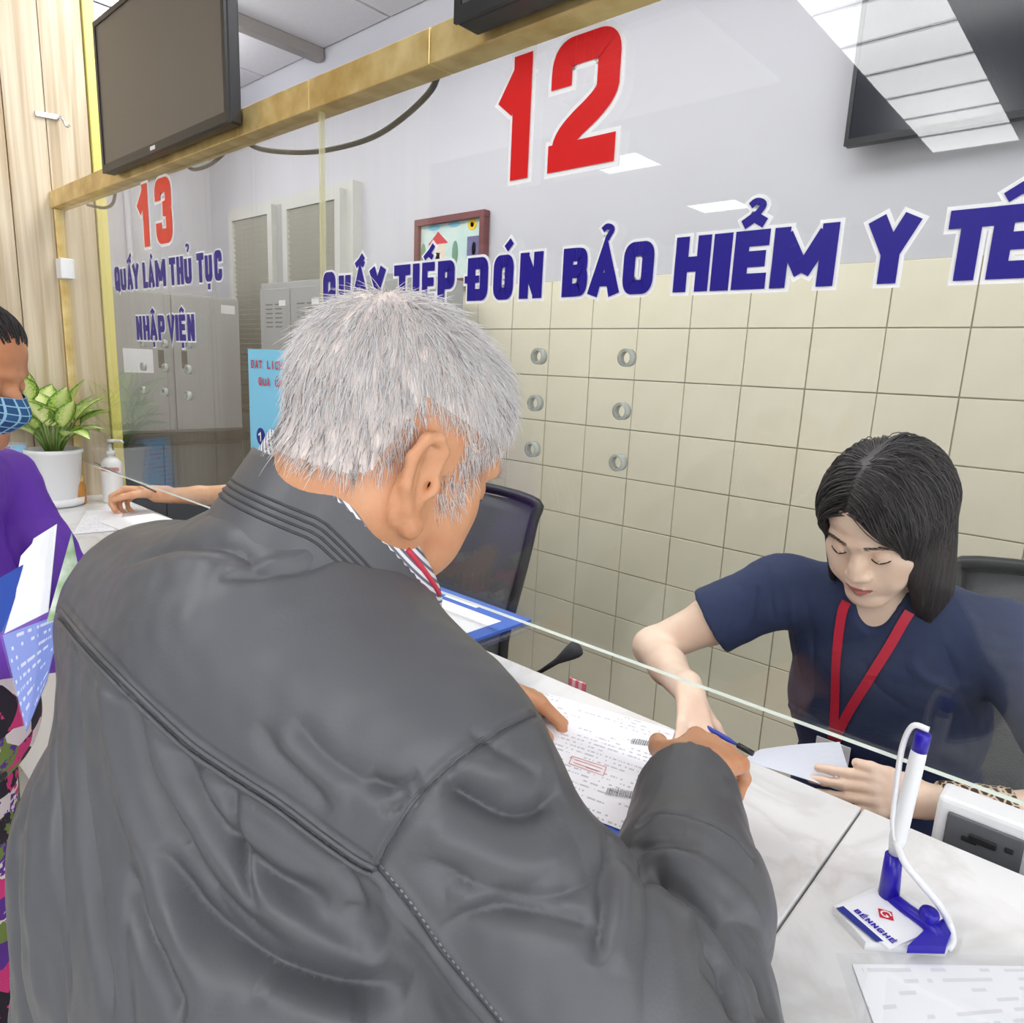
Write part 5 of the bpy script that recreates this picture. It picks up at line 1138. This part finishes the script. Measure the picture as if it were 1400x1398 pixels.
# eyebrows
wn = vnormals(wv, wq); x, y, z = wv.T; r5 = np.random.default_rng(5); ts = np.linspace(0, 1, 5)
bi = np.where((np.abs(np.abs(x)-.031) < .019) & (np.abs(z-(.0215-.1*np.abs(np.abs(x)-.033))) < .0028) & (y > .07))[0]; pk = r5.choice(bi, 300); rt = wv[pk]
dr = np.stack([np.sign(rt[:, 0])*.9, -.2+0*rt[:, 0], .12+0*rt[:, 0]], 1)+r5.normal(size=rt.shape)*.12
pth = rt[:, None]+.007*(dr[:, None]*ts[None, :, None]+wn[pk][:, None]*.12*ts[None, :, None]); strands('eyebrows', None, w2w(pth.reshape(-1, 3)).reshape(pth.shape), .00028, [mat('brow_dark', srgb(70, 54, 48), .7)], wo)
# --- scrubs
NV = mat('navy_scrub_cloth', srgb(40, 54, 92), .8, var=.12, vscale=9, bump=.1, bscale=500)
sf = Field((-.70, .25, .55), (.16, .92, 1.34), .0055)
sf.ell((-.27, .62, .80), (.175, .15, .24), k=.05); sf.ell((-.28, .55, 1.03), (.175, .125, .18), k=.06); sf.ell((-.285, .495, 1.15), (.165, .09, .10), k=.05)
sf.chain([wrs, wrs*.5+wls*.5+[0, .01, .02], wls], [.055, .065, .055], .05)
sd_ = unit(wre-wrs); he = wrs+sd_*.145; sf.chain([wrs, wrs+sd_*.17], [.060, .068], .04)
sl_ = unit(wle-wls); hl_ = wls+sl_*.185; sf.chain([wls, wls+sl_*.21], [.060, .068], .04)
sf.cut(he, sd_, .004, he-[.16, .16, .16], he+[.075, .09, .10]); sf.cap(he-sd_*.03, he+sd_*.06, .051, .058, .004, 's')
sf.cut(hl_, sl_, .004, hl_-[.06, .1, .14], hl_+[.14, .1, .1]); sf.cap(hl_-sl_*.03, hl_+sl_*.06, .051, .058, .004, 's')
sf.cap(wnb+[0, .01, .0], wnb+[0, -.02, .09], .052, .07, .01, 's')
nv = [wnb+[0, -.055, .01], wnb+[.0, -.09, -.06], wnb+[.0, -.10, -.105]]
sf.chain(nv, [.038, .018, .002], .004, 's')
V, Q = sf.mesh(4); ST = bvh(V, Q); V, Q = subdiv(V, Q); N_ = vnormals(V, Q); folds = []
def wfold(pts, amp, wd): folds.append((project_line(ST, pts), amp/1000, wd/1000))
wfold([(1050, 770), (1056, 830), (1070, 900)], -4, 6); wfold([(1075, 780), (1085, 850), (1095, 930)], 3, 7); wfold([(1035, 800), (1030, 850), (1022, 895)], -5, 6); wfold([(1010, 800), (1000, 840), (985, 865)], 3, 6)
wfold([(1100, 800), (1110, 870), (1112, 960)], -4, 7); wfold([(1060, 930), (1080, 960), (1120, 985)], -5, 8); wfold([(1180, 900), (1200, 940), (1240, 970)], -3, 9); wfold([(1030, 905), (1050, 940), (1090, 970)], 4, 8); wfold([(1290, 880), (1310, 930), (1330, 980)], -5, 8); wfold([(1240, 900), (1270, 930), (1330, 940)], 4, 9)
V = emboss(V, N_, folds)+N_*(wnoise(V, 12, 5)*.0022+wnoise(V, 30, 6)*.0010)[:, None]
sc_ = qmesh('scrub_top', V, Q, NV, wo); sc_['label'] = 'navy short-sleeved scrub top with V neck'; ST = bvh(np.vstack([V, gV, w2w(wv)]), np.vstack([Q, gQ+len(V), wq+len(V)+len(gV)]))
tr2 = Field((-.55, .2, .0), (.05, .9, .85), .012); tr2.ell(PW, (.175, .14, .12), k=.03)
for s in (-1, 1): tr2.chain([PW+[s*.09, -.02, -.02], PW+[s*.10, -.30, -.05], PW+[s*.10, -.30, -.50]], [.10, .085, .07], .03)
V, Q = tr2.mesh(2); qmesh('scrub_trousers', V, Q, NV, wo)
for s in (-1, 1):
    c = np.array([PW[0]+s*.10, .36, .0]); q = Field(c+[-.1, -.2, -.02], c+[.1, .12, .14], .007); q.cap(c+[0, .03, .045], c+[0, -.12, .035], .04, .034, .02).cap(c+[0, .03, .05], c+[0, .03, .16], .04, .045, .02).cut(c+[0, 0, .004], (0, 0, -1)); V, Q = q.mesh(1); qmesh('shoe', V, Q, WHITEP, wo)
# --- lanyard: two flat red straps lying on the chest
RED = mat('lanyard_red', srgb(206, 32, 62), .5)
la = thing('lanyard', wnb-[0, .1, .1], 'red lanyard hanging from the neck of the seated woman', 'lanyard')
def strap(pix, w, nm, tip=None):
    P = []; Nn = []
    for p in spline(np.array([(a, b, 0) for a, b in pix], float), 6):
        h = ST.ray_cast(Vector(CP), Vector(ray(p[0], p[1])).normalized())
        if h[0] is None: continue
        P.append(np.array(h[0])+np.array(h[1])*.003); Nn.append(np.array(h[1]))
    P = np.array(P); 
    for _ in range(6): P[1:-1] = P[1:-1]*.5+(P[:-2]+P[2:])*.25
    V = []; F = []
    for i, p in enumerate(P):
        d = unit(P[min(i+1, len(P)-1)]-P[max(0, i-1)]); sdv = unit(np.cross(d, Nn[i])); 
        for q in (p+sdv*w/2, p-sdv*w/2, p-sdv*w/2+Nn[i]*.0012, p+sdv*w/2+Nn[i]*.0012): V.append(q)
    n = len(P)
    for i in range(n-1):
        for k in range(4): F.append((i*4+k, i*4+(k+1) % 4, (i+1)*4+(k+1) % 4, (i+1)*4+k))
    return mk(nm, V, F, RED, la)
strap([(1158, 822), (1152, 836), (1147, 870), (1144, 910), (1143, 955), (1141, 998)], .0155, 'strap')
strap([(1243, 836), (1233, 852), (1215, 885), (1190, 925), (1165, 965), (1148, 998)], .0155, 'strap')
h = ST.ray_cast(Vector(CP), Vector(ray(1143, 1002)).normalized()); bp_ = np.array(h[0])
MB().box(bp_+[-.012, -.008, -.012], bp_+[.012, -.002, .01], 0, .002).build('clasp', mat('lanyard_clasp', srgb(150, 30, 46), .4), la)
MB().box(bp_+[-.03, -.009, -.10], bp_+[.03, -.006, -.014], 0, .001).build('badge_card', CARD, la)
# --- patterned cuff on the left forearm
def leopard():
    m = bpy.data.materials.new('patterned_cuff'); m.use_nodes = True; N = m.node_tree.nodes; L = m.node_tree.links; b = N['Principled BSDF']; b.inputs['Roughness'].default_value = .7
    tc = N.new('ShaderNodeTexCoord'); v = N.new('ShaderNodeTexVoronoi'); v.inputs['Scale'].default_value = 95; v.feature = 'DISTANCE_TO_EDGE'; L.new(tc.outputs['Object'], v.inputs[0])
    r = N.new('ShaderNodeValToRGB'); e = r.color_ramp.elements; e[0].position = .05; e[0].color = (*srgb(226, 206, 176), 1); e[1].position = .16; e[1].color = (*srgb(70, 50, 40), 1); L.new(v.outputs[0], r.inputs[0]); L.new(r.outputs[0], b.inputs['Base Color']); return m
dv = unit(wle-wlw); MB().tube([wlw+dv*(.012+.011*i) for i in range(9)], [.030+.001*(i % 3)+.0006*i for i in range(9)], 24).build('patterned_cuff', leopard(), wo, True)
# --- black bob
def hull(p, off):
    """push points out of the skull by off (head frame)"""
    c = np.array([0, -.012, .026]); r = np.array([.0775, .103, .095]); q = (p-c)/(r+off[:, None]); d = np.linalg.norm(q, axis=1); m = d < 1; p[m] = c+(p[m]-c)/d[m][:, None]; return p
hl = np.interp(y, [-.13, -.09, -.03, 0, .02, .04, .06, .08, .10], [-.055, -.06, -.04, .01, .0, .03, .055, .066, .072])
cand = np.where((z > hl) & (np.abs(x) < .082))[0]; pick = r5.choice(cand, 5200); P = wv[pick]+wn[pick]*.001; n = len(P)
gl = unit(WRm.T @ np.array([0, 0, -1.])); part = .018
sd = np.where(P[:, 0] > part, 1., -1.); bk = np.clip((.03-P[:, 1])/.06, 0, 1); D = np.stack([sd*(1.0-.75*bk), -.25-.8*bk, .25-.3*bk], 1); D -= wn[pick]*(D*wn[pick]).sum(1, keepdims=True); D /= np.linalg.norm(D, axis=1, keepdims=True)
off = r5.uniform(.006, .024, n); steps = 18; st = (.0155*r5.uniform(.9, 1.08, n))
tl = np.clip(.215+.10*np.clip(P[:, 2], 0, .12)/.12, 0, 1)*r5.uniform(.92, 1.04, n); st = tl/steps
path = [P.copy()]; cur = P.copy()
for k in range(steps):
    D = D*.62+gl*.38+np.stack([sd*.03*(k < 4), -.10+0*sd, 0*sd], 1); D /= np.linalg.norm(D, axis=1, keepdims=True)
    nx = cur+D*st[:, None]; nx = hull(nx, off)
    q_ = (nx-[0, -.012, .026])/(np.array([.0775, .103, .095])+off[:, None]+.004); d_ = np.linalg.norm(q_, axis=1); fr_ = (d_ > 1) & (nx[:, 2] > -.01); nx[fr_] = np.array([0, -.012, .026])+(nx[fr_]-[0, -.012, .026])/d_[fr_][:, None]
    # keep the face clear: hair at the front stays to the sides of the cheeks
    fr = (nx[:, 1] > .02) & (nx[:, 2] < .06); lim = np.where(sd > 0, .066, .058-.0*sd)+off*.4; lim = lim-np.clip((nx[:, 2]-.0)/.06, 0, 1)*.034*(sd < 0)-np.clip((nx[:, 2]-.03)/.03, 0, 1)*.02*(sd > 0)
    bad = fr & (np.abs(nx[:, 0]) < lim); nx[bad, 0] = sd[bad]*lim[bad]
    nx[:, 1] = np.minimum(nx[:, 1], np.where(nx[:, 2] < .03, .085-.25*np.abs(.03-nx[:, 2]), .14))
    rad = np.hypot(nx[:, 0]/.092, (nx[:, 1]+.02)/.105); low = (nx[:, 2] < .02) & (rad > 1.06); nx[low, 0] *= (1.06/rad[low]); nx[low, 1] = -.02+(nx[low, 1]+.02)*(1.06/rad[low]); 
    D = nx-cur; D /= np.linalg.norm(D, axis=1, keepdims=True)+1e-9; cur = nx; path.append(cur.copy())
path = np.stack(path, 1)
for _ in range(3): path[:, 1:-1] = path[:, 1:-1]*.5+(path[:, :-2]+path[:, 2:])*.25
BH = [mat('black_hair', srgb(46, 41, 43), .42), mat('brown_black_hair', srgb(74, 64, 63), .42)]
hb = strands('hair', None, w2w(path.reshape(-1, 3)).reshape(path.shape), .0010, BH, wo, (r5.uniform(size=n) < .3).astype(int)); hb['label'] = 'black chin-length hair'
hc = Field((-.12, -.15, -.15), (.12, .12, .16), .004); hc.ell((0, -.014, .028), (.0815, .106, .098), k=.0)
hc.cap((-.062, -.03, .02), (-.062, -.02, -.09), .030, .026, .02); hc.cap((.062, -.03, .02), (.062, -.02, -.09), .030, .026, .02); hc.ell((0, -.075, -.04), (.07, .035, .07), k=.03)
hc.ell((0, .10, -.03), (.061, .085, .10), k=.01, op='s'); hc.cap((0, .02, -.05), (0, -.02, -.2), .058, .06, .005, 's'); V, Q = hc.mesh(2); qmesh('hair_mass', w2w(V), Q, BH[0], wo)
# --- pen and paper in her hands
pn2 = thing('ballpoint_pen', rinfo[4][0], 'blue ballpoint pen under the fingers of the seated woman', 'pen')
a = on(1012, 1020, 2, 1.068); b = on(950, 985, 1, .13)
MB().tube([a, a*.75+b*.25, a*.2+b*.8, b], [.001, .004, .004, .0035], 10).build('barrel', mat('pen_blue', srgb(40, 62, 170), .3), pn2, True)
dcap = unit(a-b); MB().tube([a-dcap*.004, a+dcap*.022], [.0045, .0045], 10).build('cap', BLACKP, pn2, True)
pp = thing('paper_sheet', (-.25, .17, 1.03), 'white sheet held by the seated woman behind the counter edge', 'paper')
c = [on(1015, 1040, 1, .115), on(1170, 1088, 1, .185), on(1148, 1014, 1, .27), on(1040, 1024, 1, .215)]
sheet4('sheet', [c[0], c[1], c[2], c[3]], mat('bluish_paper', srgb(226, 232, 244), .7), pp, .0006, .004)
# ================================================================== masked woman at the left edge
mw = thing('person', (-1.55, -.66, 0), 'person in a purple jacket and blue checked face mask at the left edge', 'person')
QC = np.array([-1.525, -.585, 1.575]); QR = rotm(radians(-46), radians(16), 0); QS = .97
qnb = np.array([-1.565, -.64, 1.44])
qf = head_field(.0034, neck=tuple((QR.T @ (qnb-QC))/QS)); qv, qq = qf.mesh(2)
def q2w(p): return QC+QS*(np.asarray(p) @ QR.T)
fwd = unit(np.array([.72, .69, 0])); rgt = np.array([.69, -.72, 0])
qrs, qls = qnb+rgt*.17+[0, 0, -.09], qnb-rgt*.17+[0, 0, -.09]
qre, qrw = qrs+fwd*.16+[0, 0, -.20], qrs+fwd*.36+[-.06, .05, -.22]
qle, qlw = qls+fwd*.12+[0, 0, -.22], qls+fwd*.33+[.10, 0, -.22]
QP = np.array([-1.62, -.70, .92])
g = Field((-2.05, -1.1, 0), (-1.0, -.05, 1.5), .009)
g.chain([QP, (-1.6, -.68, 1.15), (-1.58, -.66, 1.32), qnb, q2w((0, -.03, -.06))], [.11, .10, .09, .05, .045], .04); g.cap(qrs, qls, .045, .045, .03)
g.chain([qrs, qre, qrw], [.045, .036, .025], .02); g.chain([qls, qle, qlw], [.045, .036, .025], .02)
for s in (-1, 1): g.chain([QP+rgt*s*.08, QP+rgt*s*.09+[0, 0, -.45], QP+rgt*s*.09+[0, 0, -.86]], [.08, .05, .04], .03); g.cap(QP+rgt*s*.09+[0, 0, -.885], QP+rgt*s*.10+fwd*.16+[0, 0, -.89], .033, .027, .02)
gV, gQ = g.mesh(1)
g2 = Field(np.minimum(qrw, qlw)-.2, np.maximum(qrw, qlw)+.22, .0035)
hand_prims(g2, qrw, unit(qrw-qre)+[0, 0, -.1], np.array([0, 0, -1.]), -rgt, [(.3, .5, .3)]*4, .9); hand_prims(g2, qlw, unit(qlw-qle)+[0, 0, -.1], np.array([0, 0, -1.]), rgt, [(.3, .5, .3)]*4, .9); rV, rQ = g2.mesh(1)
Vs = [q2w(qv), gV, rV]; Qs = [qq, gQ, rQ]; o_ = np.cumsum([0]+[len(v) for v in Vs])
qmesh('body', np.vstack(Vs), np.vstack([q+o for q, o in zip(Qs, o_)]), skin_mat('warm_tan_skin', srgb(212, 150, 108), srgb(198, 132, 92)), mw)
PUR = mat('purple_jacket_cloth', srgb(112, 52, 184), .6, var=.15, vscale=6, bump=.1, bscale=300)
j = Field((-2.0, -1.05, .75), (-1.0, -.1, 1.5), .008)
j.chain([QP+[0, 0, -.02], (-1.6, -.68, 1.12), (-1.585, -.66, 1.30)], [.165, .155, .125], .05); j.chain([qrs, qrs*.5+qls*.5+[0, 0, .035], qls], [.062, .08, .062], .05)
j.chain([qrs, qrs*.5+qre*.5, qre], [.066, .064, .058], .03); j.chain([qre, qrw], [.058, .05], .03); j.chain([qls, qle, qlw], [.066, .058, .05], .03)
for a, b in ((qre, qrw), (qle, qlw)): d = unit(b-a); j.cut(b-d*.005, d, .003, b-[.1, .1, .1], b+[.12, .12, .12])
j.cap(qnb+[0, .01, .02], qnb+[.02, .03, .12], .055, .07, .01, 's')
V, Q = j.mesh(3); N_ = vnormals(V, Q); V = V+N_*(wnoise(V, 9, 8)*.006+wnoise(V, 22, 9)*.002)[:, None]; qmesh('jacket', V, Q, PUR, mw)
def floral():
    m = bpy.data.materials.new('floral_cloth'); m.use_nodes = True; N = m.node_tree.nodes; L = m.node_tree.links; b = N['Principled BSDF']; b.inputs['Roughness'].default_value = .8
    tc = N.new('ShaderNodeTexCoord'); v = N.new('ShaderNodeTexVoronoi'); v.inputs['Scale'].default_value = 24; L.new(tc.outputs['Object'], v.inputs[0])
    r = N.new('ShaderNodeValToRGB'); r.color_ramp.interpolation = 'CONSTANT'; e = r.color_ramp.elements; e[0].position = 0; e[0].color = (*srgb(40, 34, 46), 1); e[1].position = .3; e[1].color = (*srgb(222, 60, 130), 1)
    for p, c in ((.5, (240, 226, 226)), (.62, (96, 52, 150)), (.76, (120, 140, 70)), (.86, (44, 36, 48))): q = e.new(p); q.color = (*srgb(*c), 1)
    nz = N.new('ShaderNodeTexNoise'); nz.inputs['Scale'].default_value = 60; L.new(tc.outputs['Object'], nz.inputs[0]); sp = N.new('ShaderNodeSeparateColor'); L.new(v.outputs['Color'], sp.inputs[0])
    a = N.new('ShaderNodeMath'); a.operation = 'MULTIPLY_ADD'; L.new(nz.outputs[0], a.inputs[0]); a.inputs[1].default_value = .25; L.new(sp.outputs[0], a.inputs[2]); L.new(a.outputs[0], r.inputs[0]); L.new(r.outputs[0], b.inputs['Base Color']); return m
FLO = floral()
t = Field((-1.95, -1.0, .03), (-1.1, -.4, 1.12), .011); t.ell(QP, (.18, .17, .14), k=.03); t.ell(QP+[.10, .03, .03], (.16, .15, .15), k=.03)
for s in (-1, 1): t.chain([QP+rgt*s*.08, QP+rgt*s*.09+[0, 0, -.45], QP+rgt*s*.09+[0, 0, -.86]], [.11, .09, .085], .03)
V, Q = t.mesh(2); qmesh('floral_trousers', V, Q, FLO, mw)
for s in (-1, 1):
    c = QP+rgt*s*.095; c[2] = 0; q = Field(c+[-.2, -.2, -.02], c+[.25, .25, .12], .008); q.cap(c-fwd*.03+[0, 0, .04], c+fwd*.15+[0, 0, .035], .042, .036, .02).cut(c+[0, 0, .004], (0, 0, -1)); V, Q = q.mesh(1); qmesh('shoe', V, Q, BLACKP, mw)
# hair: combed back
x, y, z = qv.T; qn = vnormals(qv, qq); r6 = np.random.default_rng(6)
hl = np.interp(y, [-.13, -.09, -.03, .0, .03, .05, .07, .10], [-.06, -.06, -.03, .02, .03, .05, .062, .08]); cand = np.where((z > hl) & (np.abs(x) < .082))[0]; pk = r6.choice(cand, 4200); P = qv[pk]; nn = qn[pk]
D = np.array([0, -.1, .075])-P; D -= nn*(D*nn).sum(1, keepdims=True)*.9; D /= np.linalg.norm(D, axis=1, keepdims=True); tt = np.linspace(0, 1, 6)
D = np.where(P[:, 1:2] > -.05, D, np.array([0, -.6, -.8])); paths = P[:, None]+.05*(D[:, None]*tt[None, :, None]+nn[:, None]*(.16*np.sin(pi*tt*.8))[None, :, None])
strands('hair', None, q2w(paths.reshape(-1, 3)).reshape(paths.shape), .0011, [BH[0]], mw)
hm = Field((-.1, -.15, -.1), (.1, .12, .14), .004); hm.ell((0, -.016, .036), (.079, .103, .089)); hm.ell((0, -.118, .04), (.035, .03, .035), k=.02); hm.ell((0, .115, -.05), (.09, .105, .128), k=.01, op='s'); hm.cut((0, 0, -.052), (0, 0, -1)); V, Q = hm.mesh(2)
qmesh('hair_mass', q2w(V), Q, BH[0], mw)
# mask
def plaid():
    m = bpy.data.materials.new('blue_check_mask'); m.use_nodes = True; N = m.node_tree.nodes; L = m.node_tree.links; b = N['Principled BSDF']; b.inputs['Roughness'].default_value = .8
    tc = N.new('ShaderNodeTexCoord'); br = N.new('ShaderNodeTexBrick'); br.offset = 0; br.inputs['Scale'].default_value = 1; br.inputs['Brick Width'].default_value = .1; br.inputs['Row Height'].default_value = .125; br.inputs['Mortar Size'].default_value = .010
    br.inputs['Color1'].default_value = (*srgb(44, 92, 140), 1); br.inputs['Color2'].default_value = (*srgb(30, 70, 116), 1); br.inputs['Mortar'].default_value = (*srgb(150, 196, 220), 1)
    L.new(tc.outputs['UV'], br.inputs[0]); L.new(br.outputs[0], b.inputs['Base Color']); return m
def maskpt(u, v):
    a = (2*u-1)*1.25; zz_ = -.018-.105*v; bul = .036*math.exp(-((2*u-1)/.55)**2)*math.exp(-((v-.3)/.32)**2)
    return (sin(a)*.066*(1-.18*v), .030+cos(a)*.066+bul-.018*v*v, zz_)
mo = MB().sheet(lambda u, v: q2w(maskpt(u, v)), 20, 14, .0014).build('face_mask', plaid(), mw, True); mo['label'] = 'blue checked face mask'
uv = mo.data.uv_layers.new(name='UVMap'); k_ = 21*15
for lp in mo.data.loops: i = lp.vertex_index % k_; uv.data[lp.index].uv = ((i//15)/20, (i % 15)/14)
for s in (-1, 1):
    for v_0 in (.12, .8): MB().tube(q2w(spline([maskpt(.5+.5*s, v_0), (s*.078, -.005, -.02 if v_0 < .5 else -.05), (s*.083, -.032, -.012 if v_0 < .5 else -.03)], 5)), .0016, 6).build('ear_loop', WHITEP, mo, True)
# ================================================================== plastic folders carried by the masked woman
BAGS = mat('clear_sleeve_film', srgb(222, 230, 246), .2, alpha=.35)
lab = [('clear plastic sleeve of blue and white leaflets carried beside the purple jacket', srgb(120, 150, 226), 0), ('leaflet with a green leaf picture in the carried sleeve', srgb(176, 206, 160), 1), ('dark blue booklet sticking out behind the carried sleeve', srgb(50, 84, 176), 2)]
def pix4(a, t): return [dep(p[0], p[1], t+d) for p, d in a]
s0 = thing('plastic_sleeve', dep(35, 1000, .96), lab[0][0], 'sleeve')
def quadp(name, px, t, mtl, parent, th=.001, bow=0.): return sheet4(name, [dep(x_, y_, t+d_) for x_, y_, d_ in px], mtl, parent, th, bow)
lm = print_mat('blue_leaflet_text', srgb(132, 152, 226), srgb(232, 236, 252), 9, 16, .8)
quadp('blue_leaflet', [(36, 1000, 0), (64, 930, 0), (86, 838, .01), (4, 868, -.005)], .950, lm, s0)
quadp('white_leaflet', [(6, 866, 0), (66, 836, 0), (78, 716, .02), (46, 736, .01)], .960, PAPER, s0)
quadp('film', [(35, 1004, 0), (66, 930, 0), (108, 742, .02), (70, 708, .02)], .938, FILM, s0, .0006)
quadp('film', [(35, 1004, 0), (68, 828, .01), (74, 708, .02), (0, 868, -.01)], .936, FILM, s0, .0006)
s1_ = thing('leaflet', dep(70, 840, .97), lab[1][0], 'leaflet')
GRN = mat('leaf_picture', srgb(226, 236, 222), .5, var=.5, vscale=40, col2=srgb(130, 170, 110))
quadp('sheet', [(64, 850, 0), (90, 842, 0), (107, 775, .02), (98, 728, .02)], .943, GRN, s1_)
s2_ = thing('booklet', dep(10, 860, 1.0), lab[2][0], 'booklet')
quadp('cover', [(-16, 872, 0), (10, 860, 0), (32, 772, .01), (0, 790, .01)], .985, mat('booklet_blue', srgb(44, 78, 170), .4), s2_, .003)
quadp('page_block', [(12, 850, 0), (26, 800, 0), (50, 738, .01), (30, 760, .01)], .99, PAPER, s2_, .004)
# ================================================================== staff member behind window 13 (arm shows beside the old man)
st_ = thing('person', (-1.95, .62, 0), 'staff member behind window 13, forearm and hand showing past the old man', 'person')
TC_ = np.array([-2.080, .50, 1.44]); TR = rotm(radians(160), radians(35), 0); tnb = np.array([-2.060, .56, 1.30])
tf_ = head_field(.0036, neck=tuple(TR.T @ (tnb-TC_))); tv, tq = tf_.mesh(2)
def t2w(p): return TC_+np.asarray(p) @ TR.T
ths, tlo = np.array([-2.230, .50, 1.25]), np.array([-1.900, .58, 1.25]); the, thw = np.array([-2.37, .30, 1.13]), np.array([-2.555, .112, 1.118])
toe, tow = np.array([-1.840, .40, 1.06]), np.array([-1.980, .22, 1.08])
g = Field((-2.75, .0, .25), (-1.5, 1.0, 1.4), .0055); TP = np.array([-2.050, .70, .66])
g.chain([TP, (-2.055, .64, .95), (-2.060, .59, 1.15), tnb, t2w((0, -.03, -.06))], [.12, .10, .10, .05, .045], .04); g.cap(ths, tlo, .045, .045, .04)
g.chain([ths, the], [.045, .037], .02); g.chain([the, the*.55+thw*.45, thw], [.038, .033, .024], .015); g.chain([tlo, toe, tow], [.045, .037, .024], .02)
for s in (-1, 1): g.chain([TP+[s*.09, -.02, -.02], TP+[s*.1, -.28, -.05], TP+[s*.1, -.28, -.40]], [.08, .06, .045], .03)
gV, gQ = g.mesh(1)
g2 = Field((-2.75, -.06, 1.04), (-2.5, .2, 1.22), .003); hfw = unit(thw-the); g2.cap(thw-hfw*.05, thw, .028, .0235, .01)
hand_prims(g2, thw+[0, 0, .012], hfw+[0, -.05, .05], np.array([.1, -.5, -.75]), np.array([.55, -.6, .3]), [(.7, 1.0, .6), (.75, 1.1, .6), (.8, 1.1, .6), (.8, 1.1, .6)], 1.12, thumb=(.6, .5, .6), k=.005); rV, rQ = g2.mesh(2)
g3 = Field((-2.130, .02, 1.03), (-1.880, .3, 1.15), .0045); hand_prims(g3, tow, unit(tow-toe), np.array([0, 0, -1.]), np.array([-1, 0, 0]), [(.2, .3, .2)]*4, .9); lV3, lQ3 = g3.mesh(1)
Vs = [t2w(tv), gV, rV, lV3]; Qs = [tq, gQ, rQ, lQ3]; o_ = np.cumsum([0]+[len(v) for v in Vs])
qmesh('body', np.vstack(Vs), np.vstack([q+o for q, o in zip(Qs, o_)]), skin_mat('medium_skin', srgb(222, 172, 134), srgb(208, 152, 114)), st_)
s = Field((-2.4, .3, .5), (-1.5, 1.0, 1.36), .009); s.ell((-2.050, .68, .82), (.17, .14, .26), k=.05); s.ell((-2.055, .62, 1.08), (.17, .12, .17), k=.05); s.chain([ths, ths*.5+tlo*.5+[0, .01, .02], tlo], [.06, .068, .06], .05); s.chain([ths, ths*.55+the*.45], [.06, .064], .03); s.chain([tlo, tlo*.55+toe*.45], [.06, .064], .03); s.cap(tnb, tnb+[0, -.02, .09], .052, .07, .01, 's')
V, Q = s.mesh(2); qmesh('scrub_top', V, Q, NV, st_)
s = Field((-2.2, .25, 0), (-1.6, .9, .82), .013); s.ell(TP, (.17, .14, .12), k=.03)
for q in (-1, 1): s.chain([TP+[q*.09, -.02, -.02], TP+[q*.1, -.28, -.05], TP+[q*.1, -.28, -.55]], [.1, .085, .07], .03)
V, Q = s.mesh(1); qmesh('scrub_trousers', V, Q, NV, st_)
hm = Field((-.1, -.15, -.1), (.1, .12, .14), .004); hm.ell((0, -.016, .036), (.082, .107, .092)); hm.ell((0, .115, -.05), (.09, .105, .125), k=.01, op='s'); hm.cut((0, 0, -.06), (0, 0, -1)); V, Q = hm.mesh(2); qmesh('hair_mass', t2w(V), Q, BH[0], st_)
stl = thing('round_stool', (-2.050, .72, 0), 'round black stool under the staff member behind window 13', 'stool')
MB().lathe((-2.050, .72, .0), [(0, .56), (.15, .56), (.165, .548), (.165, .52), (.15, .51), (0, .51)], 28).build('seat', DK, stl, True); MB().tube([(-2.050, .72, .02), (-2.050, .72, .51)], .025, 12).build('column', CHROME, stl, True); MB().lathe((-2.050, .72, 0), [(0, .035), (.05, .03), (.19, .012), (.2, 0), (0, 0)], 28).build('base', DK, stl, True)
p13 = thing('ballpoint_pen', (-2.62, .05, 1.09), 'thin pen held in the fist behind the hand sanitizer', 'pen')
a = on(213, 672, 1, .075); b = on(134, 634, 1, .02); MB().tube([a, b], [.0035, .0025], 8).build('barrel', mat('grey_pen', srgb(90, 84, 78), .4), p13, True); MB().tube([b, b+(b-a)*.08], [.0025, .0006], 8).build('tip', BLACKP, p13, True)
sp_ = thing('paper_sheet', (-2.2, .03, CZ), 'white sheet under the forearm behind window 13', 'paper'); zq = CZ+.0045; c = [(-2.50, -.10, zq), (-2.22, -.08, zq), (-2.24, .098, zq), (-2.52, .085, zq)]; sheet4('sheet', c, PAPER, sp_, .0008)
sp_ = thing('paper_sheet', (-2.5, -.1, CZ), 'white sheet lying in front of the pump bottle', 'paper'); c = [on(100, 730, 2, CZ+.002), on(160, 725, 2, CZ+.002), on(170, 695, 2, CZ+.002), on(118, 698, 2, CZ+.002)]; sheet4('sheet', c, PRINT, sp_, .0008)
